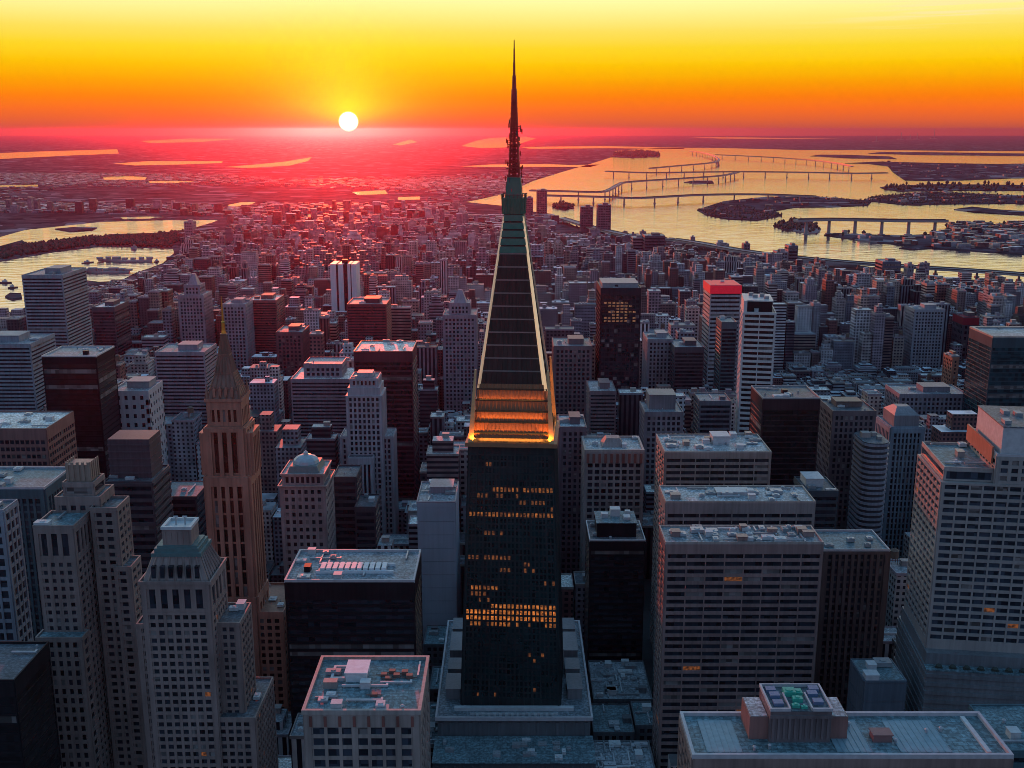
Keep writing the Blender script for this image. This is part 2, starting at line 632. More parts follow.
class Bld:
    def __init__(self, name, label, cat, cx, cyy, wall, group=None, rot=0.0, ind=100, glass=None, lit_p=0.0, seed=1):
        self.root = empty(name, label, cat, (cx, cyy, 0), group, rot)
        self.cx, self.cy, self.rot = cx, cyy, rot
        self.wall = MB()
        self.trim = MB()
        self.wallmat = wall
        self.win = []
        self.ind = ind
        self.glass = glass or GLASS
        self.lit_p = lit_p
        self.rnd = random.Random(seed)

    # a box on a face, a = along the face, o = outwards
    def fb(self, mb, face, w, d, ox, oy, a0, a1, z0, z1, o0, o1):
        if face == 'front':
            mb.box(ox - w / 2 + a0, ox - w / 2 + a1, oy - d / 2 - o1, oy - d / 2 - o0, z0, z1)
        elif face == 'back':
            mb.box(ox - w / 2 + a0, ox - w / 2 + a1, oy + d / 2 + o0, oy + d / 2 + o1, z0, z1)
        elif face == 'left':
            mb.box(ox - w / 2 - o1, ox - w / 2 - o0, oy - d / 2 + a0, oy - d / 2 + a1, z0, z1)
        else:
            mb.box(ox + w / 2 + o0, ox + w / 2 + o1, oy - d / 2 + a0, oy - d / 2 + a1, z0, z1)

    def tier(self, w, d, z0, z1, st, ox=0.0, oy=0.0, faces=('front', 'left', 'right')):
        self.wall.box(ox - w / 2, ox + w / 2, oy - d / 2, oy + d / 2, z0, z1, bottom=False)
        for f in faces:
            self.facade(f, w, d, z0, z1, st, ox, oy)

    def facade(self, face, w, d, z0, z1, st, ox, oy):
        Ln = w if face in ('front', 'back') else d
        fh, bay, pw, sp = st.get('fh', 3.7), st.get('bay', 3.4), st.get('pw', 1.0), st.get('sp', 1.6)
        dp, ds = st.get('dp', 0.35), st.get('ds', 0.25)
        edge, cap, base = st.get('edge', 1.2), st.get('cap', 2.0), st.get('base', 0.0)
        mode = st.get('mode', 'cell')
        bigevery = st.get('big', 0)
        zt = z1 - cap
        if st.get('full'):
            fh = zt - z0 - base - 0.02
        nf = int((zt - z0 - base) / fh)
        if nf < 1:
            return
        nb = max(1, round((Ln - 2 * edge) / bay))
        bay = (Ln - 2 * edge) / nb
        B = lambda a0, a1, c0, c1, o0, o1, mb=self.wall: self.fb(mb, face, w, d, ox, oy, a0, a1, c0, c1, o0, o1)
        zb = zt - nf * fh
        # end piers, cap, floors' spandrels, piers between bays
        B(0.0, edge, z0 + 0.01, z1 - 0.02, 0, dp)
        B(Ln - edge, Ln, z0 + 0.01, z1 - 0.02, 0, dp)
        if cap > 0:
            B(0.013, Ln - 0.013, zt, z1 - 0.012, 0, max(dp, ds) + 0.06)
        if zb - z0 > 0.3:
            B(0.017, Ln - 0.017, z0 + 0.02, zb - 0.01, 0, min(dp, ds) + 0.03)
        for k in range(nf):
            B(0.021, Ln - 0.021, zb + k * fh, zb + k * fh + sp, 0, ds)
        if pw > 0:
            for i in range(1, nb):
                a = edge + i * bay
                q = pw * (1.9 if bigevery and i % bigevery == 0 else 1.0)
                B(a - q / 2, a + q / 2, zb + 0.015, zt - 0.015, 0, dp - 0.017 + (0.2 if bigevery and i % bigevery == 0 else 0))
        for k in range(nf):
            c0, c1 = zb + k * fh + sp, zb + (k + 1) * fh
            if mode == 'band':
                self.win.append((face, w, d, ox, oy, edge, Ln - edge, c0, c1))
            else:
                for i in range(nb):
                    self.win.append((face, w, d, ox, oy, edge + i * bay + pw / 2, edge + (i + 1) * bay - pw / 2, c0, c1))

    def roof(self, w, d, z, mat, ox=0.0, oy=0.0, par=1.1, pt=0.6, parmat=None, clutter=0, label=None, penthouse=None, over=0.35, tank=False, big=1.0):
        mb = MB()
        mb.box(ox - w / 2 - over + .01, ox + w / 2 + over - .01, oy - d / 2 - over + .01, oy + d / 2 + over - .01, z - 0.008, z + 0.14)
        ro = mb.build('roof', mat, self.root)
        if par > 0:
            pm = MB()
            X0, X1, Y0, Y1 = ox - w / 2 - over, ox + w / 2 + over, oy - d / 2 - over, oy + d / 2 + over
            pm.box(X0, X1, Y0, Y0 + pt, z - .3, z + par)
            pm.box(X0, X1, Y1 - pt, Y1, z - .3, z + par)
            pm.box(X0, X0 + pt, Y0 + pt, Y1 - pt, z - .3, z + par - .005)
            pm.box(X1 - pt, X1, Y0 + pt, Y1 - pt, z - .3, z + par - .005)
            pm.build('parapet', parmat or self.wallmat, ro)
        zz = z + 0.14
        if penthouse:
            fx, fy, fw, fd, fhh, pmat = penthouse
            pb = MB()
            px, py = ox + fx * w, oy + fy * d
            ww, dd = fw * w, fd * d
            pb.box(px - ww / 2, px + ww / 2, py - dd / 2, py + dd / 2, zz - .02, zz + fhh)
            pb.box(px - ww / 2 - .4, px + ww / 2 + .4, py - dd / 2 - .4, py + dd / 2 + .4, zz + fhh, zz + fhh + .5)
            for s in range(int(ww / 3)):
                pb.box(px - ww / 2 + s * 3 + .4, px - ww / 2 + s * 3 + 2.4, py - dd / 2 - .12, py - dd / 2, zz + .8, zz + fhh - .8)
            pb.build('penthouse', pmat, ro)
        rn = self.rnd
        for k in range(clutter):
            kind = rn.random()
            x = ox + (rn.random() - .5) * (w - 5)
            y = oy + (rn.random() - .5) * (d - 4)
            ub = MB()
            if kind < .42:
                a, b_, c = big * rn.uniform(1.2, 3.4), big * rn.uniform(1.0, 2.4), big * rn.uniform(1.0, 2.2)
                ub.box(x - a, x + a, y - b_, y + b_, zz + .25, zz + c)
                for s in (-.8, .8):
                    ub.box(x + s * a - .15, x + s * a + .15, y - b_ * .8, y + b_ * .8, zz - .02, zz + .25)
                ub.bar((x, y, zz + c - .01), (x, y, zz + c + .3), min(a, b_) * .6, 12)
                ub.build('air_unit', rn.choice((PALEUNIT, GREYUNIT, STEEL)), ro)
            elif kind < .68:
                ln = big * rn.uniform(3, 9)
                if rn.random() < .5:
                    x0, x1 = max(ox - w / 2 + 1, x - ln), min(ox + w / 2 - 1, x + ln)
                    ub.box(x0, x1, y - .35, y + .35, zz + .35, zz + 1.05)
                    q = x0 + .5
                    while q < x1:
                        ub.box(q, q + .2, y - .3, y + .3, zz - .02, zz + .35)
                        q += 3
                    ub.box(x1 - .9, x1 - .1, y + .35, y + 1.6, zz + .4, zz + 1.0)
                else:
                    y0, y1 = max(oy - d / 2 + 1, y - ln), min(oy + d / 2 - 1, y + ln)
                    ub.box(x - .35, x + .35, y0, y1, zz + .35, zz + 1.05)
                    q = y0 + .5
                    while q < y1:
                        ub.box(x - .3, x + .3, q, q + .2, zz - .02, zz + .35)
                        q += 3
                ub.build('duct', rn.choice((STEEL, GREYUNIT, PALEUNIT)), ro)
            elif kind < .86:
                r = rn.uniform(.3, .7) * big
                ub.bar((x, y, zz - .02), (x, y, zz + 1.2 * big), r, 10)
                ub.bar((x, y, zz + 1.2 * big), (x, y, zz + 1.6 * big), r * 1.5, 10, r * .6)
                ub.build('roof_vent', rn.choice((STEEL, GREYUNIT)), ro)
            else:
                a, b_ = big * rn.uniform(1.4, 2.6), big * rn.uniform(1.4, 2.6)
                ub.box(x - a, x + a, y - b_, y + b_, zz - .02, zz + 2.6)
                ub.box(x - a - .2, x + a + .2, y - b_ - .2, y + b_ + .2, zz + 2.6, zz + 2.85)
                ub.box(x - .5, x + .5, y - b_ - .06, y - b_, zz + .1, zz + 2.1)
                ub.build('stair_bulkhead', rn.choice((self.wallmat, PALEUNIT)), ro)
        if tank:
            water_tank(ro, ox + tank[0] * w, oy + tank[1] * d, zz, tank[2] if len(tank) > 2 else 1.0)
        return ro

    def finish(self, hideparts=False):
        self.wall.build('wall', self.wallmat, self.root)
        if self.trim.v:
            self.trim.build('cornice', self.trimmat if hasattr(self, 'trimmat') else self.wallmat, self.root)
        c = Vector((0, 0, CAM_H))
        base = Vector((self.cx, self.cy, 0))
        ws = []
        for (face, w, d, ox, oy, a0, a1, z0, z1) in self.win:
            am, zm = (a0 + a1) / 2, (z0 + z1) / 2
            if face in ('front', 'back'):
                s = -1 if face == 'front' else 1
                p = (ox - w / 2 + am, oy + s * d / 2, zm)
                sc = (a1 - a0, .08, z1 - z0)
                p = (p[0], p[1] + s * .01, p[2])
            else:
                s = -1 if face == 'left' else 1
                p = (ox + s * w / 2 + s * .01, oy - d / 2 + am, zm)
                sc = (.08, a1 - a0, z1 - z0)
            vis = 0
            if face == 'left' and self.cx < 0 or face == 'right' and self.cx > 0:
                vis = 1e6
            ws.append(((base + Vector(p) - c).length + vis, face, p, sc))
        ws.sort(key=lambda t: t[0])
        rest = MB()
        for i, (_, face, p, sc) in enumerate(ws):
            lit = self.rnd.random() < self.lit_p
            if i < self.ind:
                o = bpy.data.objects.new('window', unit_box((LIT_DIM if self.rnd.random() < .6 else LIT) if lit else (BLIND if self.rnd.random() < .09 else self.glass)))
                COL.objects.link(o)
                o.parent = self.root
                o.location = p
                o.scale = sc
            else:
                x, y, z = p
                if face in ('front', 'back'):
                    s = -1 if face == 'front' else 1
                    yy = y + s * .04
                    q = [(x - s * -1 * sc[0] / 2, yy, z - sc[2] / 2), (x + s * -1 * sc[0] / 2, yy, z - sc[2] / 2),
                         (x + s * -1 * sc[0] / 2, yy, z + sc[2] / 2), (x - s * -1 * sc[0] / 2, yy, z + sc[2] / 2)]
                else:
                    s = -1 if face == 'left' else 1
                    xx = x + s * .04
                    q = [(xx, y - s * sc[1] / 2, z - sc[2] / 2), (xx, y + s * sc[1] / 2, z - sc[2] / 2),
                         (xx, y + s * sc[1] / 2, z + sc[2] / 2), (xx, y - s * sc[1] / 2, z + sc[2] / 2)]
                rest.quad(*q, mi=1 if lit else (2 if self.rnd.random() < .09 else 0))
        if rest.v:
            stuff(rest.build('window', [self.glass, LIT_DIM, BLIND], self.root))


def water_tank(parent, x, y, z, s=1.0):
    mb = MB()
    for a in (-1, 1):
        for b in (-1, 1):
            mb.bar((x + a * 1.3 * s, y + b * 1.3 * s, z - .02), (x + a * 1.2 * s, y + b * 1.2 * s, z + 3 * s), .14 * s, 5)
    mb.lathe(x, y, [(1.9 * s, z + 3 * s), (2.0 * s, z + 3.1 * s), (2.0 * s, z + 6.4 * s), (2.15 * s, z + 6.45 * s), (.1, z + 7.7 * s)], 14)
    return mb.build('water_tank', TANKWOOD, parent)


def place(x0, x1, y, D, dep):
    """front roof edge seen from px x0..x1 at row y, front face D metres out: centre x, centre y, width, height"""
    a, b = at_y(x0, y, D), at_y(x1, y, D)
    return (a.x + b.x) / 2, D + dep / 2, b.x - a.x, a.z


def reg(short, x0, x1, ytop, yvis, D, cx, cyy, w, d):
    HEROES.append((short, x0, x1, ytop, min(yvis, project((cx, D, 6))[1] - 2), D))
    FOOT.append((cx - w / 2 - 6, cx + w / 2 + 6, cyy - d / 2 - 6, cyy + d / 2 + 6))


def zat(y, D):
    return at_y(512, y, D).z


def px_m(D, h):
    """metres per pixel for something at ground distance D and height h"""
    return (D * CP + (CAM_H - h) * SP) / F


# ------------------------------------------------------------------ setting: land, water, islands
def land_material(scale, c0, c1, name):
    m, nt, b, N, L = new_mat(name)
    g = N('ShaderNodeNewGeometry')
    n1 = N('ShaderNodeTexNoise')
    n1.inputs['Scale'].default_value = scale
    n1.inputs['Detail'].default_value = 9
    n1.inputs['Roughness'].default_value = 0.7
    L(g.outputs['Position'], n1.inputs['Vector'])
    vo = N('ShaderNodeTexVoronoi')
    vo.inputs['Scale'].default_value = 0.018
    L(g.outputs['Position'], vo.inputs['Vector'])
    cr = N('ShaderNodeValToRGB')
    cr.color_ramp.elements[0].position = 0.36
    cr.color_ramp.elements[0].color = (*c0, 1)
    cr.color_ramp.elements[1].position = 0.68
    cr.color_ramp.elements[1].color = (*c1, 1)
    L(n1.outputs[0], cr.inputs[0])
    mr = N('ShaderNodeMapRange')
    sp = N('ShaderNodeSeparateColor')
    L(vo.outputs['Color'], sp.inputs[0])
    L(sp.outputs[0], mr.inputs[0])
    mr.inputs[3].default_value, mr.inputs[4].default_value = 0.55, 1.5
    vm = N('ShaderNodeVectorMath')
    vm.operation = 'SCALE'
    L(cr.outputs[0], vm.inputs[0])
    L(mr.outputs[0], vm.inputs['Scale'])
    L(vm.outputs[0], b.inputs['Base Color'])
    # pale roofs and yards scattered through the land
    v2 = N('ShaderNodeTexVoronoi')
    v2.inputs['Scale'].default_value = 0.011
    L(g.outputs['Position'], v2.inputs['Vector'])
    s2 = N('ShaderNodeSeparateColor')
    L(v2.outputs['Color'], s2.inputs[0])
    gt = N('ShaderNodeMath')
    gt.operation = 'GREATER_THAN'
    L(s2.outputs[1], gt.inputs[0])
    gt.inputs[1].default_value = 0.93
    mx = N('ShaderNodeMix')
    mx.data_type = 'RGBA'
    L(gt.outputs[0], mx.inputs[0])
    L(vm.outputs[0], mx.inputs[6])
    mx.inputs[7].default_value = (0.28, 0.28, 0.3, 1)
    L(mx.outputs[2], b.inputs['Base Color'])
    b.inputs['Roughness'].default_value = 0.9
    b.inputs['Specular IOR Level'].default_value = 0.0
    return m


def water_material():
    m, nt, b, N, L = new_mat('river_water')
    g = N('ShaderNodeNewGeometry')
    mp = N('ShaderNodeMapping')
    mp.inputs['Scale'].default_value = (0.02, 0.05, 0.02)
    L(g.outputs['Position'], mp.inputs[0])
    n1 = N('ShaderNodeTexNoise')
    n1.inputs['Scale'].default_value = 1.0
    n1.inputs['Detail'].default_value = 5
    L(mp.outputs[0], n1.inputs['Vector'])
    bp = N('ShaderNodeBump')
    bp.inputs['Strength'].default_value = 0.28
    bp.inputs['Distance'].default_value = 6.0
    L(n1.outputs[0], bp.inputs['Height'])
    L(bp.outputs[0], b.inputs['Normal'])
    n2 = N('ShaderNodeTexNoise')
    n2.inputs['Scale'].default_value = 0.0016
    n2.inputs['Detail'].default_value = 4
    L(g.outputs['Position'], n2.inputs['Vector'])
    mr = N('ShaderNodeMapRange')
    L(n2.outputs[0], mr.inputs[0])
    mr.inputs[1].default_value, mr.inputs[2].default_value = 0.35, 0.65
    mr.inputs[3].default_value, mr.inputs[4].default_value = 0.03, 0.10
    L(mr.outputs[0], b.inputs['Roughness'])
    b.inputs['Base Color'].default_value = (0.03, 0.045, 0.06, 1)
    b.inputs['IOR'].default_value = 2.7
    return m


LAND = land_material(0.0025, (0.05, 0.05, 0.055), (0.15, 0.14, 0.15), 'city_land')
ISLAND = land_material(0.012, (0.045, 0.05, 0.06), (0.10, 0.10, 0.12), 'island_land')
WATER = water_material()

mb = MB()
mb.quad((-62000, -3000, 0), (62000, -3000, 0), (62000, 62000, 0), (-62000, 62000, 0))
structure(mb.build('ground', LAND))


def px_poly(pts, z):
    return [tuple(at_z(x, y, z)[:2]) for x, y in pts]


WATER_POLYS = []


def water(name, pts):
    g = px_poly(pts, 1.0)
    WATER_POLYS.append(g)
    m = MB()
    m.prism(g, 0.4, 1.0)
    structure(m.build(name, WATER))


def island(name, pts, z=4.0):
    m = MB()
    g = px_poly(pts, z)
    m.prism(g, 0.2, z)
    structure(m.build(name, ISLAND))
    return g


BAY = [(466, 202), (486, 198), (506, 193), (533, 181), (546, 177), (562, 172), (590, 164), (612, 157), (615, 151), (660, 147.6), (720, 148), (800, 150), (880, 150), (960, 151), (1024, 151), (1150, 151),
       (1150, 300), (1060, 288), (1024, 284), (985, 281), (937, 277), (900, 271), (881, 268), (840, 263), (800, 258), (764, 252), (720, 246), (684, 241), (655, 239), (632, 236),
       (609, 233), (590, 229), (575, 226), (562, 220), (553, 214), (528, 211), (505, 206)]
water('bay', BAY)
water('river', [(-60, 240), (0, 237), (25, 230), (100, 222), (160, 220.4), (218, 220), (214, 222), (190, 229), (165, 232), (150, 233), (110, 234), (92, 238), (75, 237), (45, 242), (28, 244), (22, 240), (0, 246), (-60, 250)])
water('river', [(-60, 265), (0, 262), (50, 253), (100, 247), (140, 248), (173, 249), (174, 253), (163, 263), (150, 268), (137, 272), (122, 280), (100, 282), (85, 280), (70, 290), (40, 305), (22, 309), (0, 314), (-60, 318)])
for pts in ([(461, 146), (475, 141), (490, 138), (525, 136.5), (536, 138.5), (522, 143), (505, 147.5), (480, 148)],
            [(520, 147), (600, 146), (684, 147.6), (684, 149), (610, 148.2), (530, 148.8)],
            [(461, 166.5), (490, 164.5), (545, 164), (572, 165), (600, 164.5), (590, 167), (540, 166.8), (500, 167)],
            [(690, 137.2), (730, 137), (775, 137.9), (840, 138.5), (770, 139), (720, 138.6)],
            [(0, 153), (40, 151.4), (117, 149.3), (119, 153.5), (70, 155.5), (0, 159), (-40, 160), (-40, 154)],
            [(113, 163.6), (150, 161), (190, 161), (223, 161), (222, 163), (180, 164.5), (135, 165.4)],
            [(225, 167), (255, 164.5), (285, 161.5), (312, 157), (308, 161), (290, 165.5), (250, 168)],
            [(103, 177), (125, 175.8), (147, 177), (145, 180), (120, 180), (104, 180)],
            [(148, 181), (175, 180.6), (197, 181.5), (180, 183), (150, 183)],
            [(0, 185), (38, 184.6), (38, 186.5), (0, 187)],
            [(227, 205), (242, 202), (256, 202), (250, 205), (232, 207)],
            [(120, 217.5), (150, 216.4), (165, 217), (150, 218.6), (124, 219.2)],
            [(303, 215), (312, 213.5), (316, 216), (305, 218)],
            [(322, 214), (338, 212.5), (339, 215), (324, 216)],
            [(140, 141), (190, 138.5), (240, 138.8), (200, 142), (150, 143)],
            [(393, 144.5), (410, 139.5), (418, 142), (400, 145.5)],
            [(352, 192), (385, 190), (388, 194), (358, 195)],
            [(398, 197), (420, 196.5), (420, 199.5), (398, 200)]):
    water('water', pts)

ISL = []
ISL.append(island('island', [(845, 163), (868, 163.6), (888, 166), (893, 172), (905, 180), (930, 180.5), (960, 180), (1010, 178), (1150, 176), (1150, 161), (1000, 164), (940, 163), (880, 161.5)]))
ISL.append(island('island', [(880, 187), (886, 189.5), (905, 191), (950, 190), (1024, 190.3), (1150, 191), (1150, 186), (990, 184.5), (940, 184), (905, 185)]))
ISL.append(island('island', [(697, 209.5), (706, 214.5), (727, 218.5), (757, 220), (782, 215), (774, 210.5), (794, 207), (830, 206.6), (868, 205), (872, 201), (900, 204), (917, 205), (927, 204), (1024, 203), (1150, 203), (1150, 193), (1024, 195.5), (931, 191.5), (871, 196.5), (864, 200), (817, 196.5), (767, 196.5), (724, 201)]))
ISL.append(island('island', [(824, 234.5), (860, 239.8), (897, 243.5), (934, 247.5), (1024, 253.5), (1150, 262), (1150, 224), (1024, 224), (948, 224), (943, 233.5), (900, 235.2), (860, 234), (835, 232.8)]))
ISL.append(island('island', [(954, 209), (975, 212), (1010, 214), (1060, 216), (1060, 213), (1000, 209.5), (972, 206.5)]))
ISL.append(island('island', [(899, 247.5), (914, 249), (930, 247.6), (940, 246), (925, 245.6)]))
ISL.append(island('island', [(552, 206), (560, 209), (574, 208), (573, 204.5), (562, 203)]))
ISL.append(island('island', [(610, 157), (632, 157.8), (660, 156.6), (658, 153.5), (640, 152), (618, 153)]))
ISL.append(island('island', [(810, 156), (850, 158.2), (897, 158.8), (890, 156.4), (845, 154.7), (820, 154.6)]))
ISL.append(island('island', [(868, 153.5), (930, 155), (1024, 155.8), (1150, 156), (1150, 153.4), (1024, 153.4), (930, 152.2), (880, 152)]))
ISL.append(island('island', [(684, 182), (695, 183.8), (714, 183), (712, 180.5), (694, 180.5)]))
ISL.append(island('island', [(55, 228.5), (70, 231), (92, 229.6), (97, 227.2), (75, 226.8)]))
ISL.append(island('island', [(5, 296), (12, 298.5), (22, 297), (21, 293), (10, 292.5)]))

ISL.append(island('island', [(773, 225), (783, 229), (817, 233.5), (821, 228.5), (811, 221), (794, 219.5)]))

def pier_thing(label, pts):
    g = px_poly(pts, 5.0)
    m = MB()
    m.prism(g, 0.5, 5.0)
    o = m.build('harbour_pier', CONCRETE)
    tag(o, label, 'pier', 'piers in the left river')
    xs, ys = [p[0] for p in g], [p[1] for p in g]
    r = random.Random(len(label))
    for k in range(7):
        a = (k + .5) / 7
        x, y = min(xs) + (max(xs) - min(xs)) * a, sum(ys) / len(ys)
        s = MB()
        w, h = r.uniform(5, 11), r.uniform(2.5, 6)
        s.box(x - w, x + w, y - 5, y + 5, 4.99, 5 + h)
        s.frustum(x - w - 1, x + w + 1, y - 6, y + 6, 5 + h, x - w - 1, x + w + 1, y - .3, y + .3, 7 + h)
        s.build('shed', GREYUNIT, o)


pier_thing('long dark pier with sheds standing free in the middle of the left river', [(98, 259), (125, 260.6), (152, 260.2), (152, 259.3), (125, 259.6), (100, 258.2)])
pier_thing('low jetty running out from the near bank of the left river', [(84, 270.4), (105, 271.6), (129, 271.4), (130, 270.3), (105, 270.4), (86, 269.4)])


# trees of the islands, each bank one mass nobody could count
def inside(p, poly):
    c = False
    n = len(poly)
    j = n - 1
    for i in range(n):
        xi, yi = poly[i]
        xj, yj = poly[j]
        if (yi > p[1]) != (yj > p[1]) and p[0] < (xj - xi) * (p[1] - yi) / (yj - yi) + xi:
            c = not c
        j = i
    return c


LEAF = plain_mat('tree_leaves', (0.045, 0.06, 0.05), 0.9)
rt = random.Random(5)


def tree_mass(poly, n, z, hmin, hmax):
    xs, ys = [p[0] for p in poly], [p[1] for p in poly]
    m = MB()
    got = tries = 0
    while got < n and tries < n * 20:
        tries += 1
        x, y = rt.uniform(min(xs), max(xs)), rt.uniform(min(ys), max(ys))
        if abs(x) > y * .62 or not inside((x, y), poly):
            continue
        if math.sin(x * .004) + math.sin(y * .003 + 2) + rt.uniform(-1.2, 1.2) < -.3:
            continue
        got += 1
        h, r = rt.uniform(hmin, hmax), rt.uniform(hmin, hmax) * .55
        prof = [(r * .25, z - .2), (r * rt.uniform(.75, 1.1), z + h * .4), (r * rt.uniform(.6, .9), z + h * .7), (r * .15, z + h)]
        m.lathe(x, y, prof, 5)
    if m.v:
        stuff(m.build('trees', LEAF))


tree_mass(ISL[0], 500, 4, 5, 10)
tree_mass(ISL[1], 260, 4, 10, 28)
tree_mass(ISL[2], 900, 4, 5, 10)
tree_mass(ISL[3], 260, 4, 8, 15)
tree_mass(ISL[-1], 90, 4, 8, 14)
tree_mass(px_poly([(0, 249), (30, 246), (80, 239.5), (150, 236.5), (184, 233), (182, 240), (170, 247.5), (140, 246.5), (100, 245.5), (50, 251), (0, 260)], 0), 900, 0, 8, 16)
tree_mass(ISL[6], 60, 4, 8, 16)
tree_mass(ISL[7], 250, 4, 25, 50)


# ------------------------------------------------------------------ bridges
def bridge(name, label, pts, z, width, spacing, thick=3.0, group=None, pw=None, rail=True, arch=None):
    P = [at_z(x, y, z) for x, y in pts]
    if len(P) > 2:                      # ease the bends
        Q = []
        for i in range(len(P) - 1):
            p0, p1, p2, p3 = P[max(0, i - 1)], P[i], P[i + 1], P[min(len(P) - 1, i + 2)]
            for k in range(5):
                t = k / 5
                q = 0.5 * ((2 * p1) + (p2 - p0) * t + (2 * p0 - 5 * p1 + 4 * p2 - p3) * t * t + (3 * p1 - p0 - 3 * p2 + p3) * t ** 3)
                q.z = z
                Q.append(q)
        P = Q + [P[-1]]
    c = P[len(P) // 2]
    ro = empty(name, label, 'bridge', (c.x, c.y, 0), group)
    dk, rl = MB(), MB()
    for i in range(len(P) - 1):
        a, b = P[i] - Vector((c.x, c.y, 0)), P[i + 1] - Vector((c.x, c.y, 0))
        t = (b - a)
        ln = t.length
        t = t.normalized()
        n = Vector((-t.y, t.x, 0)) * width / 2
        a, b = a - t * .6, b + t * .6
        width_ = width
        for mbx, off, w2, z0, z1 in ((dk, 0, width / 2, z - thick, z), (rl, 1, .4, z + .003, z + 2.2), (rl, -1, .4, z + .003, z + 2.2)):
            nn = Vector((-t.y, t.x, 0))
            q0, q1 = a + nn * (off * (width / 2 - .5)), b + nn * (off * (width / 2 - .5))
            k = len(mbx.v)
            for zz in (z0, z1):
                for p, s in ((q0, -1), (q1, -1), (q1, 1), (q0, 1)):
                    mbx.v.append((p.x + nn.x * w2 * s, p.y + nn.y * w2 * s, zz + (i % 2) * .02))
            mbx.f += [tuple(k + j for j in f) for f in ((4, 5, 6, 7), (0, 1, 5, 4), (1, 2, 6, 5), (2, 3, 7, 6), (3, 0, 4, 7), (3, 2, 1, 0))]
            mbx.m += [0] * 6
    deck = dk.build('deck', CONCRETE, ro)
    if rail:
        rl.build('railing', DARKSTEEL, deck)
    # piers
    s, nxt = 0.0, spacing / 2
    npier = 0
    for i in range(len(P) - 1):
        ln = (P[i + 1] - P[i]).length
        while nxt <= s + ln and npier < 95:
            p = P[i].lerp(P[i + 1], (nxt - s) / ln) - Vector((c.x, c.y, 0))
            pb = MB()
            w = pw or width * .15
            ang = math.atan2(P[i + 1].y - P[i].y, P[i + 1].x - P[i].x)
            nn = Vector((-math.sin(ang), math.cos(ang), 0))
            pb.bar((p.x, p.y, 0.2), (p.x, p.y, z - thick + .05), w, 8, w * .8)
            pb.box(p.x - w * 1.5, p.x + w * 1.5, p.y - w * 1.5, p.y + w * 1.5, 0.2, 3.5)
            pb.build('pier', CONCRETE, ro)
            npier += 1
            nxt += spacing
        s += ln
    return ro


bridge('long_bridge', 'long straight low bridge on many piers ending at the far wooded shore',
       [(606, 171), (650, 172.5), (684, 172), (740, 171.5), (800, 172), (850, 173), (887, 172.6)], 40, 26, 150, 6)
bridge('curved_bridge', 'bridge with a raised curved ramp crossing the middle of the bay',
       [(530, 190), (570, 191), (600, 191.5), (610, 189), (618, 184.5), (630, 181.5), (684, 178), (720, 175.5), (738, 172)], 42, 22, 170, 6)
bridge('girder_bridge', 'flat girder bridge landing on the big wooded island',
       [(545, 195), (604, 196.5), (640, 197.5), (700, 194.5), (760, 194), (815, 196)], 32, 26, 160, 6)
bridge('approach_viaduct', 'thin viaduct winding across the far side of the bay',
       [(650, 168), (684, 165), (711, 162.5), (719, 159.5), (713, 155.5), (702, 152.5), (690, 151)], 45, 24, 300, 7)
bridge('approach_viaduct', 'thin viaduct curling down from the bay ramp towards the wooded shore',
       [(716, 154.5), (760, 156.5), (800, 159), (830, 162), (852, 166)], 45, 24, 300, 7)
bridge('causeway_bridge', 'short high causeway on tall piers from a wooded islet to the docks island',
       [(796, 219.5), (830, 218.6), (870, 219.2), (905, 219.8), (947, 220)], 50, 28, 82, 7, pw=6)
bridge('shore_highway', 'elevated highway following the near shore of the bay',
       [(560, 217.5), (575, 222), (600, 229), (640, 237), (672, 239), (700, 243), (740, 250), (777, 255), (820, 259.5), (870, 263.5), (920, 267), (970, 270), (1024, 274), (1080, 279)], 16, 34, 90, 4, pw=3)


# ------------------------------------------------------------------ the big pyramid-topped tower
R_TEAL_ = roof_mat((0.12, 0.19, 0.21))


